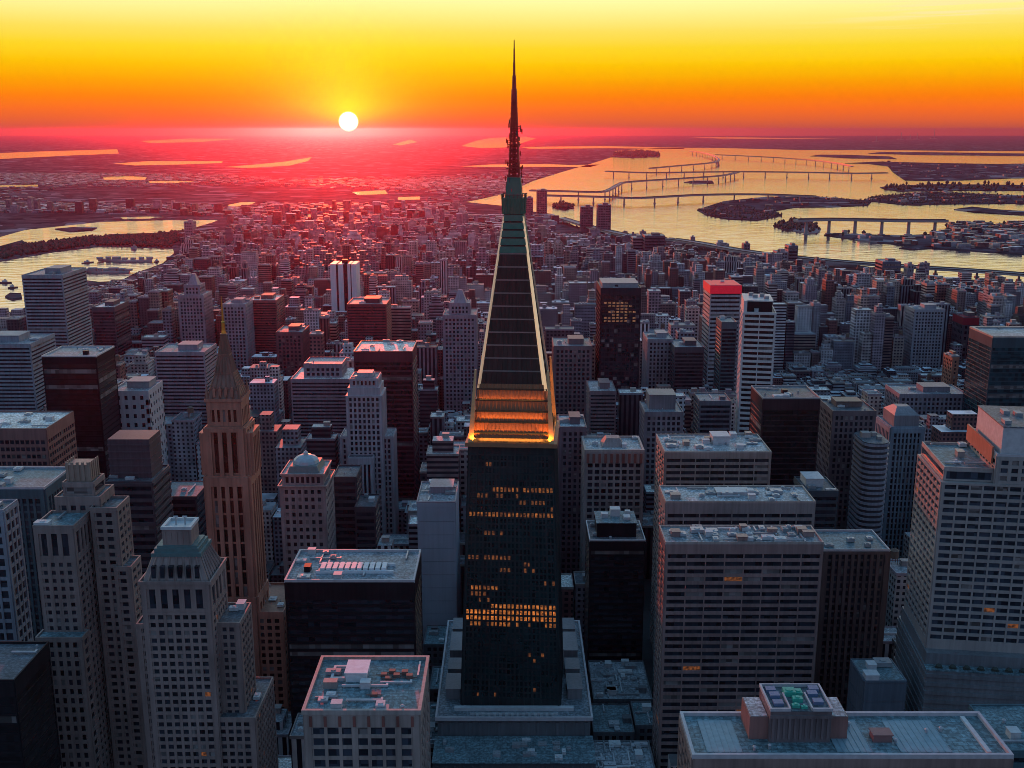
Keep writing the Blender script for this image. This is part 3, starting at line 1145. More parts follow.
def central_tower():
    Y0 = 498.0
    S = px_m(Y0, 184)
    zp = 46.0
    hb, ht, zt = 25.2, 20.4, 184.0
    cyy = Y0 + ht
    rot = math.radians(-4.0)
    cx = 1.0
    root = empty('pyramid_tower', 'tallest dark glass tower with amber lit crown, pyramid top and red spire', 'tower', (cx, cyy, -1.9), None, rot)
    body = wall_mat((0.028, 0.042, 0.044), 0.35, 0.3, 'dark_metal_cladding')

    def hw(z):
        return hb + (ht - hb) * (z - zp) / (zt - zp)
    m = MB()
    m.frustum(-hb, hb, -hb, hb, zp - .5, -ht, ht, -ht, ht, zt)
    nf, nb = 40, 11
    fh = (zt - 5 - zp - 6) / nf
    # mullions and floor lines stand proud of the glass
    zA, zB = zp + 6, zt - 5
    for face in range(4):
        ca, sa = [(1, 0), (0, 1), (-1, 0), (0, -1)][face]

        def P(a, z, o):
            h = hw(z) + o
            x, y = a * (hw(z)), -h
            return (x * ca - y * sa, x * sa + y * ca, z)
        for i in range(nb + 1):
            a = -0.97 + 1.94 * i / nb
            wd = 0.017 if i % 2 else 0.024
            k = len(m.v)
            for z in (zA - 5, zB + 4.5):
                m.v += [P(a - wd, z, -.1), P(a + wd, z, -.1), P(a + wd, z, .5), P(a - wd, z, .5)]
            m.f += [tuple(k + j for j in f) for f in ((0, 4, 7, 3), (3, 7, 6, 2), (2, 6, 5, 1), (4, 5, 6, 7))]
            m.m += [0] * 4
        for f_ in range(nf + 1):
            z = zA + f_ * fh
            k = len(m.v)
            for zz in (z - .45, z + .45):
                m.v += [P(-.985, zz, -.1), P(.985, zz, -.1), P(.985, zz, .3), P(-.985, zz, .3)]
            m.f += [tuple(k + j for j in f) for f in ((2, 3, 7, 6), (4, 5, 6, 7), (0, 3, 2, 1))]
            m.m += [0] * 3
    m.build('wall', body, root)
    # panes; rows lit like the photograph (row counted from its picture height)
    rn = random.Random(3)
    litrows = {484: (.25, 1.0, .85, 1), 494: (.05, .6, .5, 0), 496: (.6, .92, .6, 0), 512: (.02, 1.0, .9, 1), 528: (.2, .42, .8, 0), 553: (.02, .5, .85, 0), 556: (.62, .75, .7, 0),
               566: (.35, .75, .7, 0), 585: (.05, .4, .9, 1), 592: (.02, .25, .8, 0), 602: (.28, 1.0, .97, 2), 609: (.0, 1.0, 1.0, 3), 617: (0, 1.0, .85, 1), 503: (.85, 1.0, .5, 0), 462: (.2, .25, 1, 0), 576: (.82, .98, .5, 0),
               650: (.7, .95, .2, 0), 690: (.15, .35, .3, 0), 683: (.7, .95, .3, 0)}
    panes = []
    mats = [LIT_DIM, LIT, lit_mat(0.38, (1.0, 0.3, 0.06)), LIT_HOT]
    for face in range(4):
        ca, sa = [(1, 0), (0, 1), (-1, 0), (0, -1)][face]
        for f_ in range(nf):
            z0, z1 = zA + f_ * fh + .5, zA + (f_ + 1) * fh - .5
            prow = project((0, Y0, (z0 + z1) / 2))[1]
            best = None
            if face == 0:
                for r_, v in litrows.items():
                    if abs(r_ - prow) < 3.6 and (best is None or abs(r_ - prow) < abs(best - prow)):
                        best = r_
            for i in range(nb * 2):
                a0 = -0.97 + 1.94 * i / (nb * 2) + .02
                a1 = -0.97 + 1.94 * (i + 1) / (nb * 2) - .012
                lit = None
                if best is not None:
                    lo, hi, p, lv = litrows[best]
                    if lo <= (i + .5) / (nb * 2) <= hi and rn.random() < p:
                        lit = mats[max(0, lv - (1 if rn.random() < .3 else 0))]
                h0, h1 = hw(z0) + .06, hw(z1) + .06
                q = []
                for a, z, h in ((a0, z0, h0), (a1, z0, h0), (a1, z1, h1), (a0, z1, h1)):
                    x, y = a * hw(z), -h
                    q.append((x * ca - y * sa, x * sa + y * ca, z))
                panes.append((face, z0, lit, q))
    gl = glass_mat((0.010, 0.026, 0.028), 0.18)
    cols = {}
    rest = MB()
    cnt = 0
    panes.sort(key=lambda t: (t[0] != 0, t[2] is None, -t[1]))
    for face, z0, lit, q in panes:
        if cnt < 100 and face == 0:
            w_ = MB()
            w_.quad(*q)
            w_.build('window', lit or gl, root)
            cnt += 1
        else:
            rest.quad(*q, mi=0 if lit is None else 1 + [x.name for x in mats].index(lit.name))
    stuff(rest.build('window', [gl] + mats, root))
    # ---- crown: flood-lit stepped base between corner buttresses
    zc0, zc1 = zt, 213.0
    amber = plain_mat('gilded_cladding', (0.6, 0.4, 0.18), 0.45, 0.0)
    dark = body
    crown = MB()
    crown.box(-ht - 1.8, ht + 1.8, -ht - 1.8, ht + 1.8, zt - .8, zt + 1.2)
    b0, b1 = ht - 1.5, 16.2
    crown.frustum(-b0, b0, -b0, b0, zt + 1.2, -b1, b1, -b1, b1, zc1)
    for k in range(-9, 10):
        crown.bar((k * b0 / 9.6, -b0 - .05, zt + 1.2), (k * b1 / 9.6, -b1 - .05, zc1), .34, 4)
    cr = crown.build('crown_base', plain_mat('bronze_cladding', (0.30, 0.14, 0.07), 0.5, 0.0), root)
    lg = MB()
    for k in range(5):
        z = zt + 5 + k * 5.3
        h = b0 + (b1 - b0) * (z - zt - 1.2) / (zc1 - zt - 1.2)
        lg.box(-h - .42, h + .42, -h - .42, h + .42, z, z + .8)
    lg.build('ledge', body, cr)
    # corner buttress fins
    for sx in (-1, 1):
        for sy in (-1, 1):
            fb = MB()
            x0, x1 = sx * (ht + .4), sx * (16.9)
            fb.frustum(min(x0, x0 - sx * 2.6), max(x0, x0 - sx * 2.6), sy * (ht - .6) - 1.2, sy * (ht - .6) + 1.2, zt + 1.2,
                       min(x1, x1 + sx * .9), max(x1, x1 + sx * .9), sy * 16.6 - .7, sy * 16.6 + .7, 220)
            fb.build('corner_fin', amber, root)
    # the lamps at the foot of the crown: glowing trough along each side
    glow = lit_mat(0.16, (1.0, 0.36, 0.05))
    for face in range(4):
        t = MB()
        if face == 0:
            t.box(-ht + 1.2, ht - 1.2, -ht + .05, -ht + .65, zt + 1.21, zt + 3.2)
        elif face == 1:
            t.box(-ht + 1.2, ht - 1.2, ht - .65, ht - .05, zt + 1.21, zt + 3.2)
        elif face == 2:
            t.box(-ht + .05, -ht + .65, -ht + 1.2, ht - 1.2, zt + 1.21, zt + 3.2)
        else:
            t.box(ht - .65, ht - .05, -ht + 1.2, ht - 1.2, zt + 1.21, zt + 3.2)
        t.build('lamp_trough', glow, cr)
    for x, y in [(-ht + 2.5, -ht - 1.5), (ht - 2.5, -ht - 1.5), (-ht - 1.5, -8), (ht + 1.5, -8)]:
        ld = bpy.data.lights.new('flood_lamp', 'SPOT')
        ld.energy = 9000 if y < -12 else 6000
        ld.color = (1.0, 0.25, 0.025)
        ld.spot_size = math.radians(110)
        ld.shadow_soft_size = .5
        lo = bpy.data.objects.new('flood_lamp', ld)
        COL.objects.link(lo)
        lo.parent = cr
        lo.location = (x, y, zt + 2)
        aim = Vector((x * .14 if abs(x) > 10 else 0, -y * .12, 14))
        lo.rotation_euler = aim.to_track_quat('-Z', 'Y').to_euler()
    # long strip floods along the ledge, washing each side of the crown
    for ang, tz, to, te in [(q_, 1.6, ht + 1.4, 3600) for q_ in range(4)] + [(q_, 12.2, 19.0, 800) for q_ in range(4)] + [(q_, 21.5, 17.9, 600) for q_ in range(4)]:
        ca, sa = [(1, 0), (0, 1), (-1, 0), (0, -1)][ang]
        ld = bpy.data.lights.new('flood_strip', 'AREA')
        ld.shape = 'RECTANGLE'
        ld.size, ld.size_y = 31, .8
        ld.energy = te
        ld.color = (1.0, 0.29, 0.04)
        ld.spread = math.radians(120)
        lo = bpy.data.objects.new('flood_strip', ld)
        COL.objects.link(lo)
        lo.parent = cr
        x, y = 0, -to
        lo.location = (x * ca - y * sa, x * sa + y * ca, zt + tz)
        aim = Vector((-(.55) * sa * 1.0, .55 * ca, 1.0))
        lo.rotation_euler = aim.to_track_quat('-Z', 'X' if ang % 2 == 0 else 'Y').to_euler()
        if ang % 2 == 0:
            lo.rotation_euler = (math.radians(180) - math.atan(.55), 0, 0) if ang == 0 else (math.radians(180) + math.atan(.55), 0, 0)
        else:
            lo.rotation_euler = (math.radians(180) - math.atan(.55), 0, math.radians(90 if ang == 1 else -90))
    # ---- pyramid
    zq = 293.0
    q0, q1 = 15.8, 4.4
    pm = MB()
    pm.frustum(-q0, q0, -q0, q0, zc1 - 3, -q1, q1, -q1, q1, zq)
    n = 13
    lq = MB()
    for k in range(1, n):
        z = zc1 + (zq - zc1) * (k / n)
        h = q0 + (q1 - q0) * (z - zc1 + 3) / (zq - zc1 + 3)
        lq.box(-h - .3, h + .3, -h - .3, h + .3, z - .3, z + .3)
    for k in range(-5, 6):
        a = k / 6
        for (ca, sa) in ((1, 0), (0, 1), (-1, 0), (0, -1)):
            p = [(a * q0, -q0 - .02, zc1 - 3), (a * q1, -q1 - .02, zq)]
            p = [(x * ca - y * sa, x * sa + y * ca, z) for x, y, z in p]
            pm.bar(p[0], p[1], .22, 4, .12)
    py = pm.build('pyramid', wall_mat((0.045, 0.036, 0.034), 0.3, 0.35, 'dark_metal_cladding'), root)
    lq.build('ledge', plain_mat('grey_stone_ledge', (0.2, 0.19, 0.18), .5), py)
    hip = plain_mat('polished_cream_metal', (0.5, 0.42, 0.3), 0.4, 0.2)
    strip, _n, _b, _x, _y = new_mat('edge_rib_added_glow')  # front hip ribs: emission added to imitate light caught on cream metal
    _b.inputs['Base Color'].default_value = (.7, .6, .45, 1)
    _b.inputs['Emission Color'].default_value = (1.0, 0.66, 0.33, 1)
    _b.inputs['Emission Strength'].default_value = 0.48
    strip_dim, _n, _b, _x, _y = new_mat('dim_edge_rib_added_glow')  # left rib carries a weaker added glow, no lamp there either
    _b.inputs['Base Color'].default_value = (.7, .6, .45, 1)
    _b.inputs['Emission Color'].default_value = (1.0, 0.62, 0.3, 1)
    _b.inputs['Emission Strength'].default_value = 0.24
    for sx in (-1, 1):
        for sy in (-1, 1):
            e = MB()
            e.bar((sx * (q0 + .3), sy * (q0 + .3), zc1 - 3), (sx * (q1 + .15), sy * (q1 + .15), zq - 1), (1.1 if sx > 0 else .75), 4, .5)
            eo = e.build('edge_rib_added_glow' if sy < 0 else 'edge_rib', (strip if sx > 0 else strip_dim) if sy < 0 else hip, py)
    # ---- green copper stage and spire
    verd = plain_mat('green_copper', (0.02, 0.16, 0.115), 0.5, 0.1)
    g = MB()
    for k in range(5):
        z = 275 + k * 3.7
        h = q0 + (q1 - q0) * (z - zc1 + 3) / (zq - zc1 + 3)
        h2 = q0 + (q1 - q0) * (z + 2.9 - zc1 + 3) / (zq - zc1 + 3)
        g.frustum(-h - .35, h + .35, -h - .35, h + .35, z, -h2 - .35, h2 + .35, -h2 - .35, h2 + .35, z + 2.9)
    g.frustum(-q1 - .6, q1 + .6, -q1 - .6, q1 + .6, zq, -q1 - .9, q1 + .9, -q1 - .9, q1 + .9, 300.5)
    for k in range(-3, 4):
        for (ca, sa) in ((1, 0), (0, 1), (-1, 0), (0, -1)):
            p = [(k * 1.5, -q1 - .75, zq), (k * 1.55, -q1 - 1.05, 300.5)]
            p = [(x * ca - y * sa, x * sa + y * ca, z) for x, y, z in p]
            g.bar(p[0], p[1], .3, 4)
    g.frustum(-3.9, 3.9, -3.9, 3.9, 300.4, -3.1, 3.1, -3.1, 3.1, 310)
    g.build('copper_stage', verd, root)
    rl_ = MB()
    for (ca, sa) in ((1, 0), (0, 1), (-1, 0), (0, -1)):
        for k in range(-3, 4):
            x, y = k * 1.9, -q1 - .9
            rl_.bar((x * ca - y * sa, x * sa + y * ca, 300.4), (x * ca - y * sa, x * sa + y * ca, 302.4), .15, 4)
        p, q = (-5.9, -5.9), (5.9, -5.9)
        rl_.bar((p[0] * ca - p[1] * sa, p[0] * sa + p[1] * ca, 302), (q[0] * ca - q[1] * sa, q[0] * sa + q[1] * ca, 302), .2, 4)
    rl_.build('railing', DARKSTEEL, root)
    red = plain_mat('flare_red_steel', (0.42, 0.025, 0.025), 0.5)  # red of the sun's flare put into the steel's base colour
    sp = MB()

    def rr(z):
        return 2.7 + (.95 - 2.7) * (z - 301) / (348 - 301)
    for sx in (-1, 1):
        for sy in (-1, 1):
            sp.bar((sx * 2.6, sy * 2.6, 302), (sx * .85, sy * .85, 348), .5, 5, .35)
    z = 303.0
    while z < 346:
        h, h2 = rr(z), rr(z + 2.4)
        sp.box(-h - .4, h + .4, -h - .4, h + .4, z, z + .5)
        for (ca, sa) in ((1, 0), (0, 1), (-1, 0), (0, -1)):
            for s in (-1, 1):
                a, b = (s * h, -h, z), (-s * h2, -h2, z + 2.4)
                sp.bar((a[0] * ca - a[1] * sa, a[0] * sa + a[1] * ca, a[2]), (b[0] * ca - b[1] * sa, b[0] * sa + b[1] * ca, b[2]), .3, 4)
        z += 2.4
    sp.bar((0, 0, 302), (0, 0, 348), 1.1, 8, .6)
    spo = sp.build('lattice_mast', red, root)
    rn = random.Random(8)
    for k in range(44):
        a = MB()
        z = 303 + 34 * (k / 44) ** 1.15
        an = rn.uniform(0, 6.28)
        h = rr(z)
        x, y = math.cos(an), math.sin(an)
        L_ = rn.uniform(.8, 2.2)
        a.bar((x * h * .8, y * h * .8, z), (x * (h + L_), y * (h + L_), z + rn.uniform(-.2, .8)), .16, 5)
        a.bar((x * (h + L_), y * (h + L_), z - .8), (x * (h + L_), y * (h + L_), z + 1.3), .3, 6)
        a.build('antenna', red if k % 3 else DARKSTEEL, spo)
    ring = MB()
    for z, r in ((325, 3.4), (333, 2.7), (314, 3.9)):
        ring.lathe(0, 0, [(r * .5, z), (r, z), (r, z + .5), (r * .5, z + .5)], 12)
    ring.build('platform', red, spo)
    ne = MB()
    ne.lathe(0, 0, [(1.5, 345), (1.3, 350), (1.0, 350.5), (.85, 356), (.6, 356.5), (.5, 362), (.4, 362.3), (.34, 368), (.28, 368.3), (.2, zat(40, Y0 + ht) + 2)], 10)
    ne.build('needle', red, root)
    reg('pyramid topped tower', 468, 560, 40, 705, Y0, cx, cyy, 2 * hb, 2 * hb)

    # ---- podium
    pd = empty('tower_podium', 'wide low podium with a pale rim around the foot of the tallest tower', 'podium', (cx, cyy, 0))
    stone = wall_mat((0.13, 0.14, 0.15), 0.55, 0.25, 'podium_stone')
    w = MB()
    PW, PF, PB = 38, -36, 70
    w.box(-PW, PW, PF, PB, 0, zp - 1)
    for i in range(16):
        x = -PW + 2 + i * (2 * PW - 4) / 15
        w.box(x - .8, x + .8, PF - .5, PF, 0, zp - 3)
    w.build('wall', stone, pd)
    d = MB()
    d.box(-PW - .5, PW + .5, PF - 1, PB + .5, zp - 1.005, zp - .7)
    ro = d.build('roof', roof_mat((0.17, 0.2, 0.22)), pd)
    rim = MB()
    z0, z1 = zp - 1.4, zp + .6
    rim.box(-PW - 1.2, PW + 1.2, PF - 1.6, PF - .6, z0, z1)
    rim.box(-PW - 1.2, PW + 1.2, PB + .1, PB + 1.1, z0, z1)
    rim.box(-PW - 1.2, -PW - .2, PF - .6, PB + .1, z0, z1 - .005)
    rim.box(PW + .2, PW + 1.2, PF - .6, PB + .1, z0, z1 - .005)
    rim.build('parapet', plain_mat('pale_stone_rim', (0.5, 0.47, 0.48), 0.5), ro)
    for sx in (-1, 1):
        for (ya, yb, hh) in ((-18, -2, 5), (4, 16, 4.5), (22, 44, 6), (50, 64, 5)):
            t = MB()
            x0, x1 = sx * 27.5, sx * 35
            t.box(min(x0, x1), max(x0, x1), ya, yb, zp - .71, zp + hh)
            t.box(min(x0, x1) - .3, max(x0, x1) + .3, ya - .3, yb + .3, zp + hh, zp + hh + .4)
            t.build('roof_pavilion', wall_mat((0.2, 0.2, 0.21), 0.5, 0.2), ro)
    st = MB()
    st.box(-30, 30, -29.5, -27, zp - .71, zp + 1.0)
    st.box(-22, 22, -33.4, -33, zp - .71, zp + .6)
    for k in range(14):
        st.box(-19 + k * 2.9, -17.6 + k * 2.9, -34.6, -33.6, zp - .71, zp + .5)
    st.build('terrace_wall', PALEUNIT, ro)
    tm = MB()
    tm.box(-PW - 1, PW + 1, PF - 24, PF - .55, 0, 35.5)
    for k in range(18):
        x = -PW + 1 + k * (2 * PW - 2) / 17
        tm.box(x - .5, x + .5, PF - 24.5, PF - 24, 0, 34)
    tm.build('lower_block', stone, pd)
    td = MB()
    td.box(-PW - 1.3, PW + 1.3, PF - 24.6, PF - .56, 35.5, 35.9)
    lr = td.build('lower_roof', R_TEAL_, pd)
    rq = random.Random(6)
    for k in range(16):
        u = MB()
        x, y = rq.uniform(-PW + 3, PW - 3), rq.uniform(PF - 22, PF - 4)
        a, c_, e = rq.uniform(.8, 2.6), rq.uniform(.8, 1.8), rq.uniform(.6, 1.8)
        u.box(x - a, x + a, y - c_, y + c_, 35.89, 35.9 + e)
        u.bar((x, y, 35.89 + e), (x, y, 36.3 + e), min(a, c_) * .7, 8)
        u.build('air_unit', rq.choice((GREYUNIT, PALEUNIT, STEEL)), lr)
    FOOT.append((-44, 46, cyy - 66, cyy + 76))


central_tower()
# ------------------------------------------------------------------ towers one by one
CREAM = wall_mat((0.36, 0.31, 0.28))
STONE = wall_mat((0.29, 0.255, 0.24))
GREY = wall_mat((0.30, 0.30, 0.33))
BLUEGREY = wall_mat((0.25, 0.28, 0.32))
BROWN = wall_mat((0.17, 0.12, 0.105))
RUST = wall_mat((0.33, 0.15, 0.10))
REDBR = wall_mat((0.22, 0.085, 0.07))
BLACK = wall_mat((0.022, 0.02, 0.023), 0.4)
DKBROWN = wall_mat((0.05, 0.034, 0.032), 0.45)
WHITE = wall_mat((0.6, 0.58, 0.56), 0.45, 0.12)
MAUVE = wall_mat((0.31, 0.26, 0.29))
TEALW = wall_mat((0.06, 0.11, 0.13), 0.4)
R_PALE = roof_mat((0.36, 0.39, 0.40))
R_MID = roof_mat((0.24, 0.27, 0.29))
R_DARK = roof_mat((0.10, 0.115, 0.13))
R_CREAM = roof_mat((0.75, 0.72, 0.66))
R_TEAL = roof_mat((0.12, 0.19, 0.21))

ST_SLAB = dict(fh=3.9, bay=9.0, pw=.6, sp=1.75, dp=.4, ds=.35, edge=.9, cap=4.2, mode='cell')
ST_BAND = dict(fh=3.9, bay=200, pw=0, sp=2.0, dp=.3, ds=.5, edge=.8, cap=2.5, mode='band')
ST_DARKBAND = dict(fh=3.9, bay=200, pw=0, sp=1.5, dp=.3, ds=.35, edge=.6, cap=6, mode='band')
ST_PUNCH = dict(fh=4.2, bay=3.6, pw=1.5, sp=1.7, dp=.35, ds=.3, edge=1.4, cap=3, mode='cell')
ST_PIER = dict(fh=4.0, bay=4.0, pw=1.9, sp=1.2, dp=.9, ds=.25, edge=2.2, cap=4, mode='cell')
ST_GRID = dict(fh=4.1, bay=6.0, pw=1.1, sp=1.7, dp=.6, ds=.45, edge=1.3, cap=3, mode='cell')
ST_SHAFT = dict(fh=4.2, bay=5.2, pw=2.6, sp=1.0, dp=1.3, ds=.2, edge=3.0, cap=5, mode='cell')


def simple(name, short, label, cat, x0, x1, y, D, dep, wall, st, roofm, yvis, clutter=10, ind=100, group=None, lit_p=0.0, seed=None, glass=None,
           penthouse=None, par=1.1, pt=.6, parmat=None, tank=False, rot=0.0, big=1.0, faces=('front', 'left', 'right')):
    cx, cyy, w, h = place(x0, x1, y, D, dep)
    b = Bld(name, label, cat, cx, cyy, wall, group, rot, ind, glass, lit_p, seed or int(x0 * 7 + y))
    b.tier(w, dep, 0, h, st, faces=faces)
    b.roof(w, dep, h, roofm, clutter=clutter, penthouse=penthouse, par=par, pt=pt, parmat=parmat, tank=tank, big=big)
    b.finish()
    reg(short, x0, x1, y, yvis, D, cx, cyy, w, dep)
    return b, w, dep, h


PALE_RIM = plain_mat('pale_stone_rim', (0.5, 0.47, 0.48), 0.5)

# --- three long slabs right of the tall tower
simple('office_slab', 'front slab', 'nearest of three long brown banded slabs, its roof crowded with plant', 'office building', 666, 823, 544, 480, 22, wall_mat((0.27, 0.185, 0.17), 0.4),
       dict(ST_SLAB, cap=5), R_MID, 760, clutter=44, parmat=CREAM, lit_p=.008, big=1.0)
simple('office_slab', 'second slab', 'middle of three long banded slabs, pale teal panel on its roof', 'office building', 666, 815, 503, 545, 26, wall_mat((0.27, 0.25, 0.24), 0.42),
       dict(ST_SLAB, cap=6), R_PALE, 532, clutter=26, parmat=CREAM, penthouse=(-.02, .1, .22, .3, 1.6, PALEUNIT))
simple('office_slab', 'rear slab', 'farthest and shortest of three long banded slabs, white plant box on its roof', 'office building', 665, 771, 453, 620, 38, wall_mat((0.30, 0.24, 0.215), 0.42),
       dict(ST_SLAB, cap=3.5), R_PALE, 488, clutter=26, parmat=CREAM, penthouse=(.08, .1, .16, .3, 5, PALEUNIT))
simple('brown_block', 'brown pier block', 'dark brown block of tall thin piers beside the nearest slab', 'office building', 823, 889, 551, 512, 27, wall_mat((0.13, 0.085, 0.08)),
       dict(ST_PIER, bay=3.4, pw=1.6, dp=1.1, cap=1.5), R_TEAL, 700, clutter=5, parmat=PALE_RIM)
simple('small_block', 'small blank block', 'small blank blue grey block with a curved vent low between towers', 'building', 865, 906, 681, 440, 20, wall_mat((0.10, 0.13, 0.16)),
       dict(ST_BAND, fh=9, sp=8.7, cap=1), R_TEAL, 722, clutter=3, par=.4, big=1.3)

# --- dark block between tower and masonry tower
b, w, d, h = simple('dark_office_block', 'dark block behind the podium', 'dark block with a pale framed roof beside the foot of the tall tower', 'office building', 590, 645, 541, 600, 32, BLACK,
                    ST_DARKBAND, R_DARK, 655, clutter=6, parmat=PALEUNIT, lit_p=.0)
m = MB()
m.box(-w * .36, w * .36, -d * .32, d * .3, h + .14, h + 9)
ro = m.build('upper_storey', BLACK, b.root)
m = MB()
m.box(-w * .36 - .5, w * .36 + .5, -d * .32 - .5, d * .3 + .5, h + 9, h + 9.4)
ro = m.build('roof', R_TEAL, b.root)
for (sx, sy, a, c, e) in ((-.2, .0, 2, 2, 2.4), (.0, .1, 3, 3, 4.5), (.2, -.1, 2, 3, 1.8), (.24, .15, 1.6, 1.6, 2.2)):
    m = MB()
    m.box(sx * w - a, sx * w + a, sy * d - c, sy * d + c, h + 9.39, h + 9.4 + e)
    m.build('air_unit', PALEUNIT, ro)

# --- masonry tower with arcaded top right of the tall tower
b, w, d, h = simple('masonry_tower', 'masonry tower with pale cornice', 'grey masonry tower with arcaded cornice and a mansard hut on its roof', 'tower', 585, 644, 452, 700, 34, STONE,
                    dict(ST_PUNCH, fh=4.6, bay=4.4, cap=8), R_PALE, 520, clutter=6, parmat=CREAM, par=1.6, pt=1.4)
for i in range(10):
    m = MB()
    x = -w / 2 + 2 + i * (w - 4) / 9
    m.box(x - .9, x + .9, -d / 2 - 1.1, -d / 2 - .38, h - 7.5, h - 1)
    m.build('cornice_bracket', REDBR, b.root)
m = MB()
m.frustum(-8, 8, -7, 8, h + .14, -4.5, 4.5, -4, 4, h + 6)
m.build('mansard_roof', STONE, b.root)

# --- dark glass box and the white striped tower
simple('dark_glass_box', 'plain dark box', 'plain dark box with a rim of pipes in front of the striped white tower', 'office building', 763, 820, 399, 720, 36, wall_mat((0.045, 0.03, 0.034), 0.4),
       dict(ST_DARKBAND, cap=8, sp=.8), R_DARK, 476, clutter=12, parmat=GREYUNIT, glass=glass_mat((0.008, 0.008, 0.01), 0.25))


def striped_tower():
    D, dep = 900, 44
    cx, cyy, w, h = place(746, 777, 313, D, dep)
    b = Bld('striped_tower', 'slim white tower of dark and white stripes with a notched dark top', 'tower', cx + 2, cyy, WHITE, rot=math.radians(-9), ind=100, seed=5, glass=glass_mat((0.02, 0.02, 0.022), 0.2))
    st = dict(fh=4.6, bay=w / 2 - .5, pw=.7, sp=2.1, dp=.62, ds=.8, edge=.7, cap=1.5, mode='cell')
    b.tier(w, dep, 0, h, st)
    b.roof(w, dep, h, R_DARK, par=.7, clutter=3)
    b.finish()
    m = MB()
    m.box(-w / 2 + 2.5, w / 2 - 2.5, -dep / 2 + 5, dep / 2 - 1, h + .15, h + 9)
    u = m.build('plant_storey', BLACK, b.root)
    m = MB()
    m.box(-w / 2 + 2, w / 2 - 2, -dep / 2 + 4.5, dep / 2 - .5, h + 9, h + 10)
    m.box(-w / 2 - .3, -w / 2 + 2.5, -dep / 2 + 1, dep / 2, h + .15, h + 10.01)
    m.build('screen_wall', WHITE, u)
    for x, y in ((-3, 0), (3, 4), (6, -8), (-6, 10)):
        m = MB()
        m.box(x - 2, x + 2, y - 2, y + 2, h + 9.99, h + 12.5)
        m.build('air_unit', GREYUNIT, u)
    reg('striped white tower', 733, 777, 292, 434, D, cx, cyy, w, dep)


striped_tower()

# --- the big pale gridded tower on the right
def right_tower():
    D = 440.0
    cx0 = at_y(947, 492, D).x
    x1 = cx0 + 110
    w, dep = x1 - cx0, 42.0
    h = zat(487, D)
    cx, cyy = (cx0 + x1) / 2, D + dep / 2
    wall = wall_mat((0.33, 0.30, 0.28), 0.4, 0.15)
    b = Bld('gridded_tower', 'big pale gridded tower with a stepped roof and white plant box', 'tower', cx + 2.5, cyy, wall, rot=math.radians(-7), ind=100, lit_p=.012, seed=77, glass=GLASS_B)
    st = dict(fh=3.55, bay=5.4, pw=.75, sp=1.45, dp=.5, ds=.42, edge=1.0, cap=1.0, mode='cell')
    hb = zat(655, D)
    b.tier(w, dep, hb, h, st)
    # shoulder storey and upper block
    sw = 22.0
    b.tier(sw - 1.5, dep - 3, h, h + 5, dict(ST_BAND, cap=.6, fh=4.2, sp=.7), ox=-w / 2 + sw / 2 + .5, oy=.8)
    b.roof(sw - 1.5, dep - 3, h + 5, R_TEAL, ox=-w / 2 + sw / 2 + .5, oy=.8, par=1.3, clutter=6, parmat=CREAM)
    uw = w - sw
    ox = -w / 2 + sw + uw / 2
    b.tier(uw, dep - .8, h, h + 12.5, dict(st, cap=1.8, edge=1.2, bay=4.2, pw=1.5), ox=ox)
    b.roof(uw, dep - .8, h + 12.5, R_PALE, ox=ox, par=1.0, clutter=4, parmat=PALE_RIM)
    b.finish()
    m = MB()
    X0 = ox - uw / 2 + 1.6
    m.box(X0, X0 + 44, -dep / 2 + 1.6, dep / 2 - 4, h + 12.6, h + 25)
    pn = m.build('penthouse', plain_mat('pale_metal_panels', (0.5, 0.5, 0.5), 0.5), b.root)
    m = MB()
    m.box(X0 - .3, X0 + 44.3, -dep / 2 + 1.3, dep / 2 - 3.7, h + 25, h + 25.5)
    rf = m.build('roof', R_DARK, pn)
    for k in range(9):
        m = MB()
        x, y = X0 + 3 + k * 4.6, -dep / 2 + 8 + (k * 37 % 20)
        m.box(x - 1.4, x + 1.4, y - 2.6, y + 2.6, h + 25.49, h + 27)
        m.build('air_unit', GREYUNIT, pn)
    m = MB()
    m.box(X0 - 2.9, X0 - 2.1, -dep / 2 + 4, dep / 2, h + 8, h + 15.5)
    m.build('screen_wall', RUST, b.root)
    # terrace base
    base = MB()
    base.box(-w / 2 - 1.6, w / 2 + 6, -dep / 2 - 10, dep / 2 + 4, 0, hb - 6)
    base.box(-w / 2 - .9, w / 2 + 3, -dep / 2 - 5, dep / 2 + 2, hb - 6.2, hb)
    for k in range(int((hb - 8) / 4.2)):
        z = hb - 9 - k * 4.2
        base.box(-w / 2 - 2.1, w / 2 + 6.6, -dep / 2 - 10.6, dep / 2 + 4.2, z, z + 1.7)
    base.build('base_storeys', wall_mat((0.16, 0.17, 0.18)), b.root)
    m = MB()
    m.box(-w / 2 - 1.8, w / 2 + 6.2, -dep / 2 - 10.2, -dep / 2 - 5.02, hb - 6.003, hb - 5.5)
    tr = m.build('terrace', R_TEAL, b.root)
    for k in range(12):
        x = -w / 2 + 4 + k * 6
        m = MB()
        m.box(x - 1.5, x + 1.5, -dep / 2 - 8.5, -dep / 2 - 7, hb - 5.51, hb - 4.9)
        m.lathe(x, -dep / 2 - 7.8, [(1.2, hb - 4.95), (1.4, hb - 4.4), (.8, hb - 3.8), (.1, hb - 3.5)], 6)
        m.build('planter', LEAF, tr)
    reg('big gridded tower', 905, 1100, 412, 722, D, cx, cyy, w + 8, dep + 16)


right_tower()

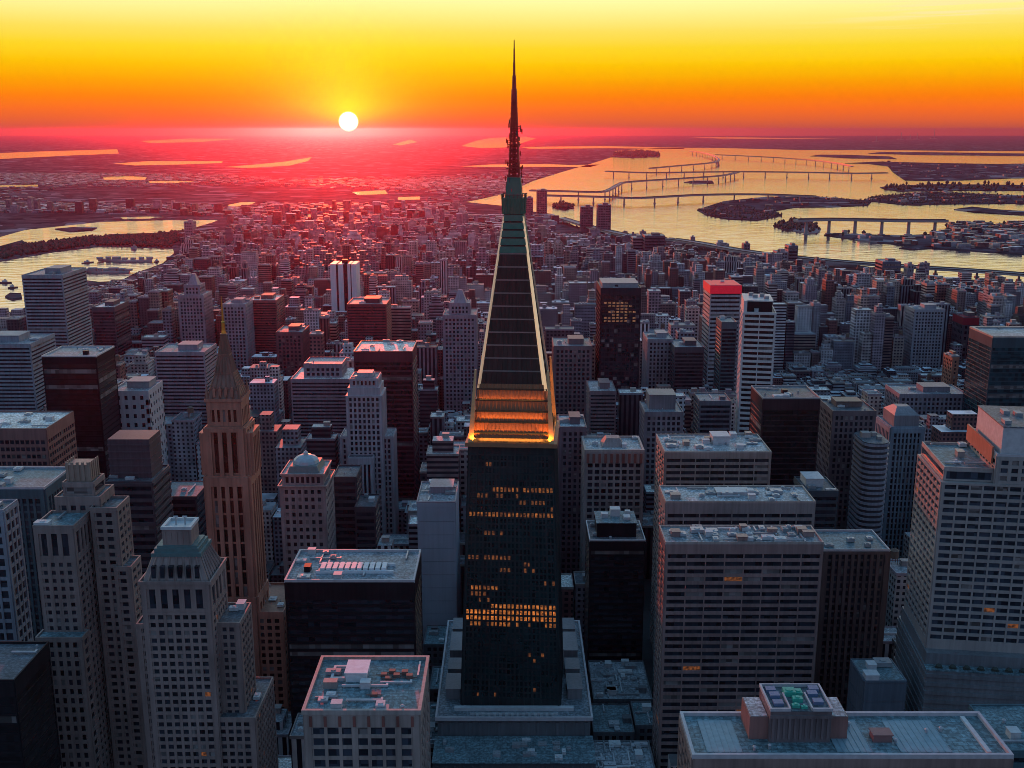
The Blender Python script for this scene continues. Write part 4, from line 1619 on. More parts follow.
# --- flat roofed building in the bottom right corner
def flat_corner():
    D, dep = 300, 25
    cx, cyy, w, h = place(693, 1012, 758, D, dep)
    wall = wall_mat((0.28, 0.19, 0.165), 0.42)
    b = Bld('flat_roofed_building', 'long flat teal roofed building carrying a penthouse with green machinery', 'building', cx, cyy, wall, ind=100, seed=9)
    b.tier(w, dep, 0, h, dict(ST_GRID, cap=3))
    ro = b.roof(w, dep, h, R_TEAL, par=1.4, pt=1.0, parmat=PALE_RIM, clutter=0)
    # skylight panels on the roof
    for (x0, x1) in ((-w / 2 + 5, -w / 2 + 16), (-w / 2 + 46, -w / 2 + 57), (-w / 2 + 66, -w / 2 + 82)):
        m = MB()
        m.box(x0, x1, -dep / 2 + 3, dep / 2 - 3.5, h + .13, h + .3)
        n = int((x1 - x0) / 1.8)
        for k in range(n + 1):
            x = x0 + k * (x1 - x0) / n
            m.box(x - .08, x + .08, -dep / 2 + 2.9, dep / 2 - 3.4, h + .13, h + .45)
        m.build('skylight', plain_mat('skylight_panels', (0.22, 0.33, 0.37), 0.35), ro)
    m = MB()
    x = -w / 2 + 62
    m.box(x - 3, x + 3, -4, 0, h + .13, h + 2.6)
    m.box(x - 3.3, x + 3.3, -4.3, .3, h + 2.6, h + 2.9)
    m.build('stair_bulkhead', plain_mat('red_brown_metal', (0.25, 0.14, 0.13), 0.5), ro)
    for k in range(9):
        m = MB()
        x = -w / 2 + 20 + (k * 29) % 70
        y = -dep / 2 + 4 + (k * 13) % 16
        m.bar((x, y, h + .1), (x, y, h + 1.5), .4, 8)
        m.bar((x, y, h + 1.5), (x, y, h + 1.9), .65, 8, .3)
        m.build('roof_vent', STEEL, ro)
    m = MB()
    m.box(w / 2 - 7, w / 2 - 5.6, -dep / 2 + 2, dep / 2 - 2, h + .13, h + 1.0)
    m.build('walkway', PALEUNIT, ro)
    # penthouse
    X = at_y(794, 720, D + 16).x - cx
    pw = 19.5
    m = MB()
    m.box(X - pw / 2, X + pw / 2, -4, dep / 2 - 1, h + .13, h + 11)
    for k in range(11):
        x = X - pw / 2 + 1 + k * (pw - 2) / 10
        m.box(x - .35, x + .35, -4.5, -4, h + 1.5, h + 9)
    m.box(X - pw / 2 - .3, X + pw / 2 + .3, -4.8, -4, h + 9, h + 10)
    pn = m.build('penthouse', wall_mat((0.17, 0.13, 0.13)), b.root)
    for s in (-1, 1):
        m = MB()
        x0, x1 = X + s * pw / 2 + s * .02, X + s * (pw / 2 + 6)
        m.box(min(x0, x1), max(x0, x1), -2, dep / 2 - 2, h + .13, h + 8)
        m.build('side_wing', wall_mat((0.27, 0.14, 0.12)), pn)
        m = MB()
        m.box(min(x0, x1) + .3, max(x0, x1) - .3, -1.6, dep / 2 - 2.4, h + 8, h + 8.2)
        m.build('roof', R_PALE, pn)
    m = MB()
    m.box(X - pw / 2, X + pw / 2, -4, dep / 2 - 1, h + 11, h + 11.25)
    rf = m.build('roof', R_DARK, pn)
    rim = MB()
    for (a0, a1, c0, c1) in ((X - pw / 2 - .2, X - 3.5, -4.3, -3.7), (X + 3.5, X + pw / 2 + .2, -4.3, -3.7), (X - pw / 2 - .2, X + pw / 2 + .2, dep / 2 - 1.3, dep / 2 - .8),
                             (X - pw / 2 - .21, X - pw / 2 + .4, -3.7, dep / 2 - 1.3), (X + pw / 2 - .4, X + pw / 2 + .21, -3.7, dep / 2 - 1.3),
                             (X - 3.8, X - 3.3, -3.7, 6), (X + 3.3, X + 3.8, -3.7, 6)):
        rim.box(a0, a1, c0, c1, h + 11.26, h + 12.3)
    rim.build('parapet', PALE_RIM, pn)
    green = plain_mat('green_painted_machinery', (0.05, 0.42, 0.30), 0.5)
    for (x, y, a, c, e) in ((-1.4, 6.5, 1.9, 1.8, 1.7), (1.5, 6.8, 1.3, 1.4, 1.2), (.2, 2.0, 1.6, 1.0, 1.5), (-1.2, -1.5, 1.2, .8, 1.0), (1.3, -2.2, 1.0, .6, .8)):
        m = MB()
        m.box(X + x - a, X + x + a, y - c, y + c, h + 11.24, h + 11.25 + e)
        m.bar((X + x, y, h + 11.2 + e), (X + x, y, h + 11.6 + e), min(a, c) * .7, 10)
        m.build('cooling_unit', green, pn)
    for (x, y) in ((-6.5, 0), (-6.5, 5), (6.5, 1), (6, 6), (-7, 8.5), (7.2, 9)):
        m = MB()
        m.box(X + x - 1.6, X + x + 1.6, y - 1.3, y + 1.3, h + 11.24, h + 12.4)
        m.build('air_unit', plain_mat('blue_grey_metal', (0.14, 0.2, 0.32), 0.5), pn)
    b.finish()
    reg('flat teal roof', 686, 1013, 692, 768, D, cx, cyy, w, dep)
    # low roof in the extreme corner
    simple('low_building', 'low corner building', 'low teal roofed building cut off by the picture edge beyond the flat roof', 'building', 1006, 1090, 752, 330, 30, TEALW, dict(ST_BAND, cap=2), R_TEAL, 768, clutter=6, par=.8)


flat_corner()

# --- near building at the bottom, left of the podium
def near_block():
    D, dep = 350, 40
    cx, cyy, w, h = place(304, 419, 713, D, dep)
    b = Bld('corner_office_block', 'tan block with a teal roof, a white hut and tangled pipes on it', 'office building', cx, cyy, wall_mat((0.33, 0.27, 0.24)), ind=100, seed=19, glass=GLASS_B)
    b.tier(w, dep, 0, h, dict(fh=4.4, bay=5.6, pw=1.2, sp=1.5, dp=.5, ds=.4, edge=2.4, cap=5.5, mode='cell', big=3))
    ro = b.roof(w, dep, h, R_TEAL, par=1.5, pt=1.2, parmat=CREAM, clutter=16, over=.8)
    m = MB()
    m.box(-9, -1, 2, 12, h + .13, h + 3.6)
    m.box(-9.4, -.6, 1.6, 12.4, h + 3.6, h + 4.1)
    m.build('roof_hut', plain_mat('white_painted_metal', (0.75, 0.76, 0.76), 0.5), ro)
    m = MB()
    m.box(-15, -9.6, 3, 4, h + .13, h + 1.4)
    m.box(-15, -14, 4, 13, h + .13, h + 1.4)
    m.box(-14, -9.6, 12, 13, h + .13, h + 1.4)
    m.build('pipe_screen', PALEUNIT, ro)
    for k in range(7):
        m = MB()
        x, y = 3 + (k * 31 % 13), -8 + (k * 17 % 18)
        m.box(x - 1.2, x + 1.2, y - 1, y + 1, h + .13, h + 1.2 + .3 * (k % 3))
        m.bar((x - 3, y, h + .5), (x + 3, y, h + .5), .18, 6)
        m.build('pump_unit', plain_mat('rusty_metal', (0.2, 0.11, 0.09), 0.6), ro)
    for i in range(8):
        c = MB()
        x = -w / 2 + 2.4 + i * (w - 4.8) / 7
        c.box(x - .5, x + .5, -d_(dep) - 1.0, -d_(dep) - .57, h - 5, h - 1)
        c.build('cornice_bracket', REDBR, b.root)
    b.finish()
    reg('tan corner block', 303, 430, 659, 768, D, cx, cyy, w, dep)


def d_(x):
    return x / 2


near_block()

# --- black flat block behind it
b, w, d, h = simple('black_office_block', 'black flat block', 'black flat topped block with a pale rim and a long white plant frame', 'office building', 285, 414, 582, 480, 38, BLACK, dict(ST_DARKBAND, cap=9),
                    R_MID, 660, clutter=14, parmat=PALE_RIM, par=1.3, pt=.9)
m = MB()
for i in range(11):
    x = -16 + i * 3
    m.box(x, x + 2.2, -8, 0, h + .13, h + 2.4)
m.box(-18, 20, -9.2, -8.2, h + .13, h + 1.4)
m.box(-18, 20, .2, 1.2, h + .13, h + 1.4)
m.build('plant_frame', plain_mat('white_painted_metal', (0.75, 0.76, 0.76), 0.5), b.root)


# --- stepped deco towers bottom left
def deco_front():
    D = 380.0
    h = zat(583, D)
    a, c = at_y(141, 583, D), at_y(209, 583, D)
    w = c.x - a.x
    dep = 22.0
    cx, cyy = (a.x + c.x) / 2, D + dep / 2
    stone = wall_mat((0.27, 0.20, 0.18))
    b = Bld('stepped_deco_tower', 'stepped stone tower with green copper crown and square roof lantern', 'tower', cx, cyy, stone, ind=100, lit_p=.012, seed=23)
    st = dict(fh=3.25, bay=3.3, pw=1.1, sp=1.35, dp=.45, ds=.35, edge=1.8, cap=1.0, mode='cell')
    b.tier(w, dep, 0, h - 12, st)
    # tall arcade storey
    b.tier(w, dep, h - 12, h, dict(fh=9, bay=4.3, pw=2.0, sp=1.0, dp=.5, ds=.35, edge=1.8, cap=2.4, mode='cell'))
    # wings left and right, lower
    b.tier(5, dep - 6, 0, h - 20, st, ox=-w / 2 - 2.4, oy=2)
    b.tier(9, dep - 4, 0, h - 20, st, ox=w / 2 + 4.4, oy=4)
    b.roof(5, dep - 6, h - 20, R_DARK, ox=-w / 2 - 2.4, oy=2, par=.8)
    ro = b.roof(9, dep - 4, h - 20, R_DARK, ox=w / 2 + 4.4, oy=4, par=.9, clutter=2)
    b.tier(16, dep + 10, 0, h - 58, st, ox=w / 2 + 6, oy=6)
    b.roof(16, dep + 10, h - 58, R_DARK, ox=w / 2 + 6, oy=6, par=.9, clutter=3)
    b.roof(w, dep, h, R_DARK, par=1.0, over=.9)
    b.finish()
    cop = plain_mat('weathered_copper', (0.12, 0.2, 0.2), 0.5, .2)
    m = MB()
    z = h + .2
    m.frustum(-w / 2 + .6, w / 2 - .6, -dep / 2 + .6, dep / 2 - .6, z, -w / 2 + 4, w / 2 - 4, -dep / 2 + 4, dep / 2 - 4, z + 9)
    for face in range(2):
        for k in range(7):
            t = -1 + 2 * (k + .5) / 7
            m.bar((t * (w / 2 - 1), -dep / 2 + .4, z), (t * (w / 2 - 4.2), -dep / 2 + 3.8, z + 9), .45, 4)
            m.bar((w / 2 - .4, t * (dep / 2 - 1), z), (w / 2 - 3.8, t * (dep / 2 - 4.2), z + 9), .45, 4)
            m.bar((-w / 2 + .4, t * (dep / 2 - 1), z), (-w / 2 + 3.8, t * (dep / 2 - 4.2), z + 9), .45, 4)
        break
    cr = m.build('crown_roof', stone, b.root)
    for k in range(6):
        t = -1 + 2 * (k + .5) / 6
        q = MB()
        q.box(t * (w / 2 - 3) - .8, t * (w / 2 - 3) + .8, -dep / 2 + 1.0, -dep / 2 + 3, z + 1.2, z + 6)
        q.build('dormer_window', GLASS, cr)
    m = MB()
    for k, (s, zz, hh) in enumerate(((3.4, 9, 1.4), (4.4, 10.4, 1.6), (5.3, 12, .8))):
        m.box(-w / 2 + s, w / 2 - s, -dep / 2 + s, dep / 2 - s, z + zz - .01, z + zz + hh)
    m.build('copper_steps', cop, b.root)
    m = MB()
    m.box(-5.5, 5.5, -5, 5, z + 12.79, z + 19)
    for k in range(-2, 3):
        m.box(k * 2.2 - .25, k * 2.2 + .25, -5.3, -5, z + 13.4, z + 18)
    ln = m.build('lantern', stone, b.root)
    m = MB()
    for (x0, x1, y0, y1) in ((-5.8, 5.8, -5.5, -4.3), (-5.8, 5.8, 4.3, 5.5), (-5.8, -4.6, -4.3, 4.3), (4.6, 5.8, -4.3, 4.3)):
        m.box(x0, x1, y0, y1, z + 19.0, z + 20.2)
    m.box(-4.6, 4.6, -4.3, 4.3, z + 19.003, z + 19.2)
    m.build('lantern_rim', PALEUNIT, ln)
    for x in (-1.5, 2):
        m = MB()
        m.bar((x, 0, z + 19.1), (x, 0, z + 22.5), .3, 6)
        m.bar((x - .9, 0, z + 22.4), (x + .9, 0, z + 22.4), .35, 6)
        m.build('antenna', STEEL, ln)
    reg('copper crowned deco tower', 133, 262, 515, 768, D, cx + 6, cyy + 3, w + 26, dep + 14)


deco_front()


def deco_left():
    D = 420.0
    h = zat(528, D)
    a, c = at_y(34, 528, D), at_y(73, 528, D)
    w = c.x - a.x
    stone = wall_mat((0.26, 0.20, 0.18))
    dep = 18.0
    cx, cyy = (a.x + c.x) / 2, D + dep / 2
    b = Bld('stepped_stone_tower', 'slender stepped stone tower with a battlemented top at the far left', 'tower', cx, cyy, stone, ind=100, lit_p=.0, seed=29)
    st = dict(fh=3.6, bay=3.7, pw=1.7, sp=1.7, dp=.4, ds=.35, edge=1.4, cap=1.2, mode='cell')
    hl = zat(632, D)
    b.tier(w, dep, 0, h - 14, st)
    b.tier(w, dep, h - 14, h, dict(fh=11, bay=4.2, pw=1.9, sp=1.2, dp=.5, ds=.35, edge=1.6, cap=2.4, mode='cell'))
    b.roof(w, dep, h, R_TEAL, par=1.2, clutter=2, over=.4)
    # lower front block
    b.tier(w + 3, 7, 0, hl, dict(st, bay=3.0, fh=4.3), ox=.5, oy=-dep / 2 - 3.2)
    b.roof(w + 3, 7, hl, R_TEAL, ox=.5, oy=-dep / 2 - 3.2, par=1.0)
    # taller rear shaft, then shoulders towards the right
    w2 = 15.0
    h2 = zat(497, D + 20)
    b.tier(w2 + 4, 16, 0, h2, dict(st, fh=12, bay=4.5, pw=1.8, cap=3), ox=3.5, oy=dep / 2 + 8)
    b.roof(w2 + 4, 16, h2, R_TEAL, ox=3.5, oy=dep / 2 + 8, par=1.0)
    b.tier(w2 - 2, 12, h2, h2 + 6, dict(ST_BAND, cap=1.5, sp=1.0), ox=3.5, oy=dep / 2 + 8)
    b.roof(w2 - 2, 12, h2 + 6, R_TEAL, ox=3.5, oy=dep / 2 + 8, par=.8)
    b.tier(11, 15, 0, h2 - 4, st, ox=w / 2 + 7.5, oy=dep / 2 + 4)
    b.roof(11, 15, h2 - 4, R_DARK, ox=w / 2 + 7.5, oy=dep / 2 + 4, par=1.2)
    b.tier(7, 12, 0, h2 - 30, st, ox=w / 2 + 14, oy=dep / 2 + 1)
    b.roof(7, 12, h2 - 30, R_DARK, ox=w / 2 + 14, oy=dep / 2 + 1, par=1.0)
    b.finish()
    m = MB()
    z = h2 + 6
    X, Y = 3.5, dep / 2 + 8
    m.box(X - 5, X + 5, Y - 4.5, Y + 4.5, z, z + 8)
    for i in range(5):
        m.box(X - 5.3 + i * 2.3, X - 4.1 + i * 2.3, Y - 4.9, Y - 4.5, z + 1, z + 9.2)
        m.box(X + 5, X + 5.4, Y - 4.6 + i * 2.1, Y - 3.5 + i * 2.1, z + 1, z + 9.2)
        m.box(X - 5.4, X - 5, Y - 4.6 + i * 2.1, Y - 3.5 + i * 2.1, z + 1, z + 9.2)
    m.build('battlement', wall_mat((0.3, 0.22, 0.17)), b.root)
    reg('slender stepped stone tower', 33, 132, 458, 768, D, cx + 8, cyy, w + 24, dep + 40)


deco_left()

# --- left edge
simple('gridded_block', 'pale gridded edge tower', 'blue grey gridded tower cut off by the left picture edge', 'office building', -90, 3, 512, 455, 14, BLUEGREY, dict(ST_GRID, fh=5.2, bay=4.0, cap=1.5), R_DARK, 768, clutter=3)
simple('dark_low_block', 'black low block', 'black windowless looking block at the lower left corner', 'building', -120, 14, 682, 360, 30, BLACK, dict(ST_DARKBAND, cap=6, sp=1.0), R_DARK, 768, clutter=3, glass=glass_mat((0.006, 0.007, 0.01), 0.4))
simple('teal_office_block', 'teal block', 'wide dark teal block with a pale roof edge behind the slender stone tower', 'office building', -80, 44, 489, 520, 34, TEALW, dict(ST_PIER, bay=3.2, pw=1.2, cap=5), R_TEAL, 700, clutter=6, parmat=PALE_RIM, glass=GLASS_B)
simple('red_brown_block', 'red brown box', 'red brown banded box with a pale roof at the left picture edge', 'office building', -70, 46, 430, 640, 42, wall_mat((0.25, 0.12, 0.105)), dict(fh=4.6, bay=3.2, pw=.8, sp=2.0, dp=.3, ds=.45, edge=1.2, cap=6.5, mode='cell'), R_CREAM, 482, clutter=12, lit_p=.0)
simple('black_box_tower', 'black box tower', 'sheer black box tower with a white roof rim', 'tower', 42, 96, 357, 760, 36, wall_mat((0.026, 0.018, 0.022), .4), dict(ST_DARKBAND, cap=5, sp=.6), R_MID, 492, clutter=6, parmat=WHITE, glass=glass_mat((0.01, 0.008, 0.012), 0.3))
simple('white_windowed_tower', 'white punched tower', 'white slab with rows of small square windows behind the dark stepped tower', 'tower', 111, 148, 392, 800, 34, wall_mat((0.5, 0.47, 0.48), .5, .12), dict(fh=7.2, bay=6.5, pw=3.6, sp=4.0, dp=.3, ds=.3, edge=2.2, cap=3, mode='cell'), R_MID, 478, clutter=4,
       penthouse=(.1, .1, .6, .5, 5, GREYUNIT))
b, w, d, h = simple('dark_stepped_tower', 'dark stepped tower', 'dark stepped apartment tower of stacked ledges beside the spired tower', 'apartment tower', 104, 152, 483, 640, 34, wall_mat((0.085, 0.075, 0.085)), dict(ST_BAND, fh=5.2, sp=2.2, ds=.9, cap=2), R_DARK, 600, clutter=3)
m = MB()
m.box(-14, 12, -8, 14, h + .13, zat(438, 652))
for k in range(5):
    m.box(-14.4, 12.4, -8.4, 14.4, h + 3 + k * 4.6, h + 4.2 + k * 4.6)
m.build('upper_storeys', wall_mat((0.09, 0.07, 0.08)), b.root)
simple('teal_roofed_block', 'small teal roof', 'small dark block with a bright teal roof left of the spired tower', 'building', 157, 196, 497, 690, 32, wall_mat((0.07, 0.06, 0.07)), dict(ST_BAND, fh=5, cap=2), R_TEAL, 560, clutter=2, par=.6)


# --- terracotta tower with a golden spire
def spired_tower():
    D = 560.0
    h = zat(402, D)
    a, c = at_y(205, 402, D), at_y(241, 402, D)
    w = c.x - a.x
    dep = w
    cx, cyy = (a.x + c.x) / 2, D + dep / 2
    terra = wall_mat((0.42, 0.18, 0.125))
    b = Bld('spired_tower', 'tall terracotta deco tower with ribbed steep roof and golden spire', 'tower', cx, cyy, terra, ind=100, seed=31, glass=glass_mat((0.02, 0.012, 0.012), .2))
    h1 = zat(428, D)
    h2 = zat(476, D)
    ST = dict(ST_SHAFT, bay=4.2, pw=2.3, full=1)
    b.tier(w + 4, dep + 4, 0, h2, dict(ST_SHAFT, bay=4.2, pw=2.3, fh=8.4, sp=1.2))
    b.tier(w + 5.4, dep + 5.4, 0, h2 - 70, dict(ST_SHAFT, bay=4.2, pw=2.3), oy=.1)
    b.tier(w + 1.2, dep + 1.2, h2, h1, dict(ST, cap=2, sp=2))
    for ox in (-w / 2 - 1, w / 2 + 1):
        b.tier(5.0, dep - 3, h2, h1 - 3, dict(ST, bay=3, cap=3, pw=1.4, edge=1.5, sp=2), ox=ox)
    b.tier(w - 1.5, dep - 1.5, h1, h, dict(fh=9, bay=3, pw=1.5, sp=2.2, dp=.5, ds=.3, edge=1.6, cap=4.5, mode='cell'))
    b.roof(w + 4, dep + 4, h2, R_DARK, par=.8)
    b.roof(w + 1.2, dep + 1.2, h1, R_DARK, par=.8)
    # lower wings
    hw_ = zat(612, D)
    b.tier(20, 40, 0, hw_, dict(ST_PUNCH, bay=4, pw=1.8), ox=w / 2 + 7, oy=8)
    b.roof(20, 40, hw_, wall_mat((0.3, 0.15, .1)), ox=w / 2 + 7, oy=8, par=1.2, clutter=5)
    b.finish()
    m = MB()
    s = w / 2 - .2
    m.box(-s - .6, s + .6, -s - .6, s + .6, h, h + 1.6)
    for sx in (-1, 1):
        for k in range(6):
            t = -1 + 2 * k / 5
            m.bar((t * s, -s * 1, h + 1.5), (t * s, -s, h + 4), .35, 5, .12)
            m.bar((sx * s, t * s, h + 1.5), (sx * s, t * s, h + 4), .35, 5, .12)
    m.build('cornice', terra, b.root)
    k_ = s - .6
    prof = [(k_, h + 1.6), (k_ * .80, zat(386, D + 9)), (k_ * .52, zat(372, D + 9)), (k_ * .30, zat(354, D + 9)), (k_ * .13, zat(334, D + 9))]
    z1 = prof[-1][1]
    roofc = wall_mat((0.24, 0.125, 0.09))
    m = MB()
    for (ra, za), (rb, zb_) in zip(prof, prof[1:]):
        m.frustum(-ra, ra, -ra, ra, za, -rb, rb, -rb, rb, zb_ + .01)
        m.box(-rb - .5, rb + .5, -rb - .5, rb + .5, zb_ - .5, zb_ + .3)
        for i in range(6):
            t = -1 + 2 * i / 5
            for ca, sa in ((1, 0), (0, 1), (-1, 0), (0, -1)):
                p0, p1 = (t * ra, -ra - .05), (t * rb, -rb - .05)
                m.bar((p0[0] * ca - p0[1] * sa, p0[0] * sa + p0[1] * ca, za), (p1[0] * ca - p1[1] * sa, p1[0] * sa + p1[1] * ca, zb_), .42, 4, .25)
    for sx in (-1, 1):
        for sy in (-1, 1):
            m.bar((sx * k_, sy * k_, h + 1), (sx * k_ * .97, sy * k_ * .97, h + 9), 1.1, 6, .2)
    m.build('steep_roof', roofc, b.root)
    for k in range(4):
        t = -1 + 2 * (k + .5) / 4
        q = MB()
        q.box(t * k_ * .72 - .7, t * k_ * .72 + .7, -k_ - .2, -k_ + 1.5, h + 2.4, h + 6)
        q.frustum(t * k_ * .72 - .9, t * k_ * .72 + .9, -k_ - .4, -k_ + 1.5, h + 6, t * k_ * .72 - .1, t * k_ * .72 + .1, -k_ - .4, -k_ + 1.5, h + 8)
        q.build('dormer', terra, b.root)
    gold = plain_mat('gilded_metal', (0.85, 0.42, 0.08), 0.25, 0.8)
    m = MB()
    m.lathe(0, 0, [(1.0, z1 - 1), (1.35, z1), (1.1, z1 + 2), (.9, z1 + 6), (1.15, z1 + 6.4), (.7, z1 + 7), (.5, z1 + 12), (.15, zat(296, D + 10))], 10)
    m.build('golden_spire', gold, b.root)
    reg('terracotta spired tower', 202, 292, 296, 720, D, cx + 6, cyy, w + 22, dep + 24)


spired_tower()


# --- stone tower with a copper dome
def domed():
    D = 640.0
    h = zat(486, D)
    a, c = at_y(280, 486, D), at_y(325, 486, D)
    w = c.x - a.x
    dep = 30.0
    cx, cyy = (a.x + c.x) / 2, D + dep / 2
    stone = wall_mat((0.33, 0.27, 0.26))
    b = Bld('domed_tower', 'stone tower with stepped cornice and pale blue copper dome', 'tower', cx, cyy, stone, ind=100, seed=37)
    b.tier(w, dep, 0, h, dict(fh=5.0, bay=4.4, pw=2.0, sp=2.3, dp=.4, ds=.35, edge=1.8, cap=2.5, mode='cell'))
    b.roof(w, dep, h, R_DARK, par=.6, over=1.4, parmat=CREAM)
    b.tier(w - 3, dep - 3, h, h + 7, dict(fh=5, bay=3.2, pw=1.3, sp=1.0, dp=.4, ds=.3, edge=1.2, cap=1.5, mode='cell'))
    b.roof(w - 3, dep - 3, h + 7, R_MID, par=.8, over=1.2, parmat=CREAM)
    b.finish()
    m = MB()
    z = h + 7.1
    m.frustum(-w / 2 + 4, w / 2 - 4, -dep / 2 + 4, dep / 2 - 4, z, -w / 2 + 5.5, w / 2 - 5.5, -dep / 2 + 5.5, dep / 2 - 5.5, z + 4)
    m.build('dome_base', plain_mat('weathered_copper', (0.12, 0.2, 0.2), 0.5, .2), b.root)
    m = MB()
    prof = [(8.2 * math.cos(t * math.pi / 2 / 4) + .3, z + 3.9 + 5.2 * math.sin(t * math.pi / 2 / 4)) for t in range(4)] + [(.6, z + 9.2)]
    m.lathe(0, 0, prof, 10)
    do = m.build('dome', plain_mat('pale_blue_copper', (0.34, 0.46, 0.5), 0.4, .1), b.root)
    m = MB()
    m.lathe(0, 0, [(1.6, z + 8.9), (1.6, z + 10.4), (.2, z + 11.6)], 8)
    m.build('finial', PALEUNIT, do)
    reg('domed stone tower', 279, 334, 445, 560, D, cx, cyy, w + 3, dep + 3)


domed()

# --- blank pale block
simple('blank_pale_block', 'blank pale block', 'blank pale grey block with a low brick attic just left of the tall tower', 'building', 417, 455, 503, 640, 40, wall_mat((0.36, 0.39, 0.44), .5, .1), dict(ST_BAND, fh=9, sp=8.8, cap=3), R_MID, 600, clutter=10, parmat=MAUVE,
       penthouse=(.1, .15, .6, .4, 4, MAUVE), faces=('front', 'right'))
# --- dark red glass box with a cream roof, with neighbours
simple('dark_red_tower', 'maroon box tower', 'sheer maroon box tower with a glowing cream roof', 'tower', 354, 412, 352, 900, 46, wall_mat((0.10, 0.028, 0.04), .4), dict(ST_DARKBAND, cap=9, fh=4.2), R_CREAM, 500, clutter=9, par=.8, glass=glass_mat((0.03, 0.01, 0.014), .25), ind=0)


def deco_mid():
    D = 800.0
    h = zat(388, D)
    a, c = at_y(346, 388, D), at_y(381, 388, D)
    w = c.x - a.x
    dep = 28
    cx, cyy = (a.x + c.x) / 2, D + dep / 2
    wall = wall_mat((0.40, 0.36, 0.38))
    b = Bld('pale_deco_tower', 'pale stepped deco tower with close vertical ribs before the maroon box', 'tower', cx, cyy, wall, ind=100, seed=41)
    st = dict(fh=4.4, bay=3.2, pw=1.5, sp=1.5, dp=.6, ds=.3, edge=1.4, cap=1.5, mode='cell')
    b.tier(w, dep, 0, h - 6, st)
    b.tier(w - 2, dep - 2, h - 6, h, dict(st, fh=5))
    b.tier(w - 6, dep - 6, h, h + 6, dict(st, fh=5, cap=1))
    b.roof(w - 6, dep - 6, h + 6, R_MID, par=1.0, clutter=4)
    h3 = zat(470, D)
    b.tier(w + 14, dep - 4, 0, zat(440, D), st, oy=6)
    b.roof(w + 14, dep - 4, zat(440, D), R_MID, oy=6, par=.8)
    b.tier(w - 8, 8, 0, zat(455, D), dict(st, fh=30, bay=3.5, cap=5), oy=-dep / 2 - 4, ox=-3)
    b.roof(w - 8, 8, zat(455, D), R_DARK, oy=-dep / 2 - 4, ox=-3, par=.6)
    b.finish()
    m = MB()
    m.box(-6, 6, -5, 6, h + 6.1, h + 10)
    m.build('penthouse', wall, b.root)
    reg('pale ribbed deco tower', 335, 392, 372, 535, D, cx, cyy, w + 14, dep + 16)


deco_mid()
simple('dark_low_tower', 'dark block under the deco tower', 'dark block with horizontal ledges tucked between the domed tower and the ribbed tower', 'building', 333, 356, 478, 700, 26, wall_mat((0.07, 0.055, 0.065)), dict(ST_BAND, fh=5, cap=3), R_DARK, 545, clutter=2)
simple('dark_ledge_block', 'low ledged block', 'low dark block of deep ledges behind the black flat block', 'building', 355, 375, 508, 690, 26, wall_mat((0.075, 0.06, 0.07)), dict(ST_BAND, fh=5, cap=3), R_DARK, 545, clutter=2)

# --- dark tower with lit windows, red topped tower, narrow teal tower
b, w, d, h = simple('dark_lit_tower', 'dark tower with lit windows', 'dark glass tower with a block of lit orange windows under a pale cap', 'tower', 601, 641, 289, 1000, 50, wall_mat((0.035, 0.035, 0.045), .4), dict(fh=4.6, bay=4, pw=.6, sp=1.4, dp=.3, ds=.3, edge=1.0, cap=6, mode='cell'), R_MID, 380, clutter=6, ind=0, penthouse=(0, 0, .9, .7, 4, GREYUNIT))
rn = random.Random(4)
for r_ in range(7):
    for i in range(8):
        if rn.random() < .72:
            z = zat(302 + r_ * 3.0, 1000)
            x = -w / 2 + 3.2 + i * (w - 8) / 7.6
            m = MB()
            m.box(x, x + 2.6, -d / 2 - .42, -d / 2 - .36, z - 1.6, z)
            m.build('window', lit_mat(0.16, (1.0, .45, .22)), b.root)
b, w, d, h = simple('red_capped_tower', 'red capped tower', 'pale striped tower with a bright red band around its top', 'tower', 711, 741, 286, 1250, 46, wall_mat((0.42, 0.37, 0.38)), dict(ST_BAND, fh=5, sp=2.6, cap=3), R_MID, 390, clutter=3, ind=0)
m = MB()
RED = plain_mat('red_sign_band', (0.62, 0.015, 0.04), 0.5)
RB_ = RED.node_tree.nodes['Principled BSDF']
RB_.inputs['Emission Color'].default_value = (1.0, 0.02, 0.05, 1)
RB_.inputs['Emission Strength'].default_value = 0.24
m.box(-w / 2 - .9, w / 2 + .9, -d / 2 - .9, d / 2 + .9, h - 9, h + .8)
m.build('red_band', RED, b.root)
simple('narrow_teal_tower', 'narrow teal tower', 'narrow dark teal tower squeezed between the red capped and the striped towers', 'tower', 722, 737, 323, 1080, 30, TEALW, dict(ST_DARKBAND), R_TEAL, 385, clutter=2, ind=0)

# --- right middle group
simple('teal_glass_tower', 'teal glass tower', 'dark teal glass tower with a pale roof edge at the right picture edge', 'tower', 993, 1075, 338, 950, 50, wall_mat((0.03, 0.075, 0.09), .35), dict(ST_DARKBAND, cap=9, sp=.7), R_PALE, 410, clutter=4, par=1.6, pt=3, parmat=CREAM, glass=glass_mat((0.012, 0.04, 0.05), .2), ind=0)
simple('brown_apartment_tower', 'brown corniced tower', 'brown tower with an overhanging cornice behind the curved balcony tower', 'apartment tower', 833, 876, 412, 760, 34, wall_mat((0.15, 0.115, 0.12)), dict(ST_PUNCH, fh=4.6, bay=3.6, pw=1.6), R_DARK, 530, clutter=6, penthouse=(0, .1, .6, .4, 4, BROWN))


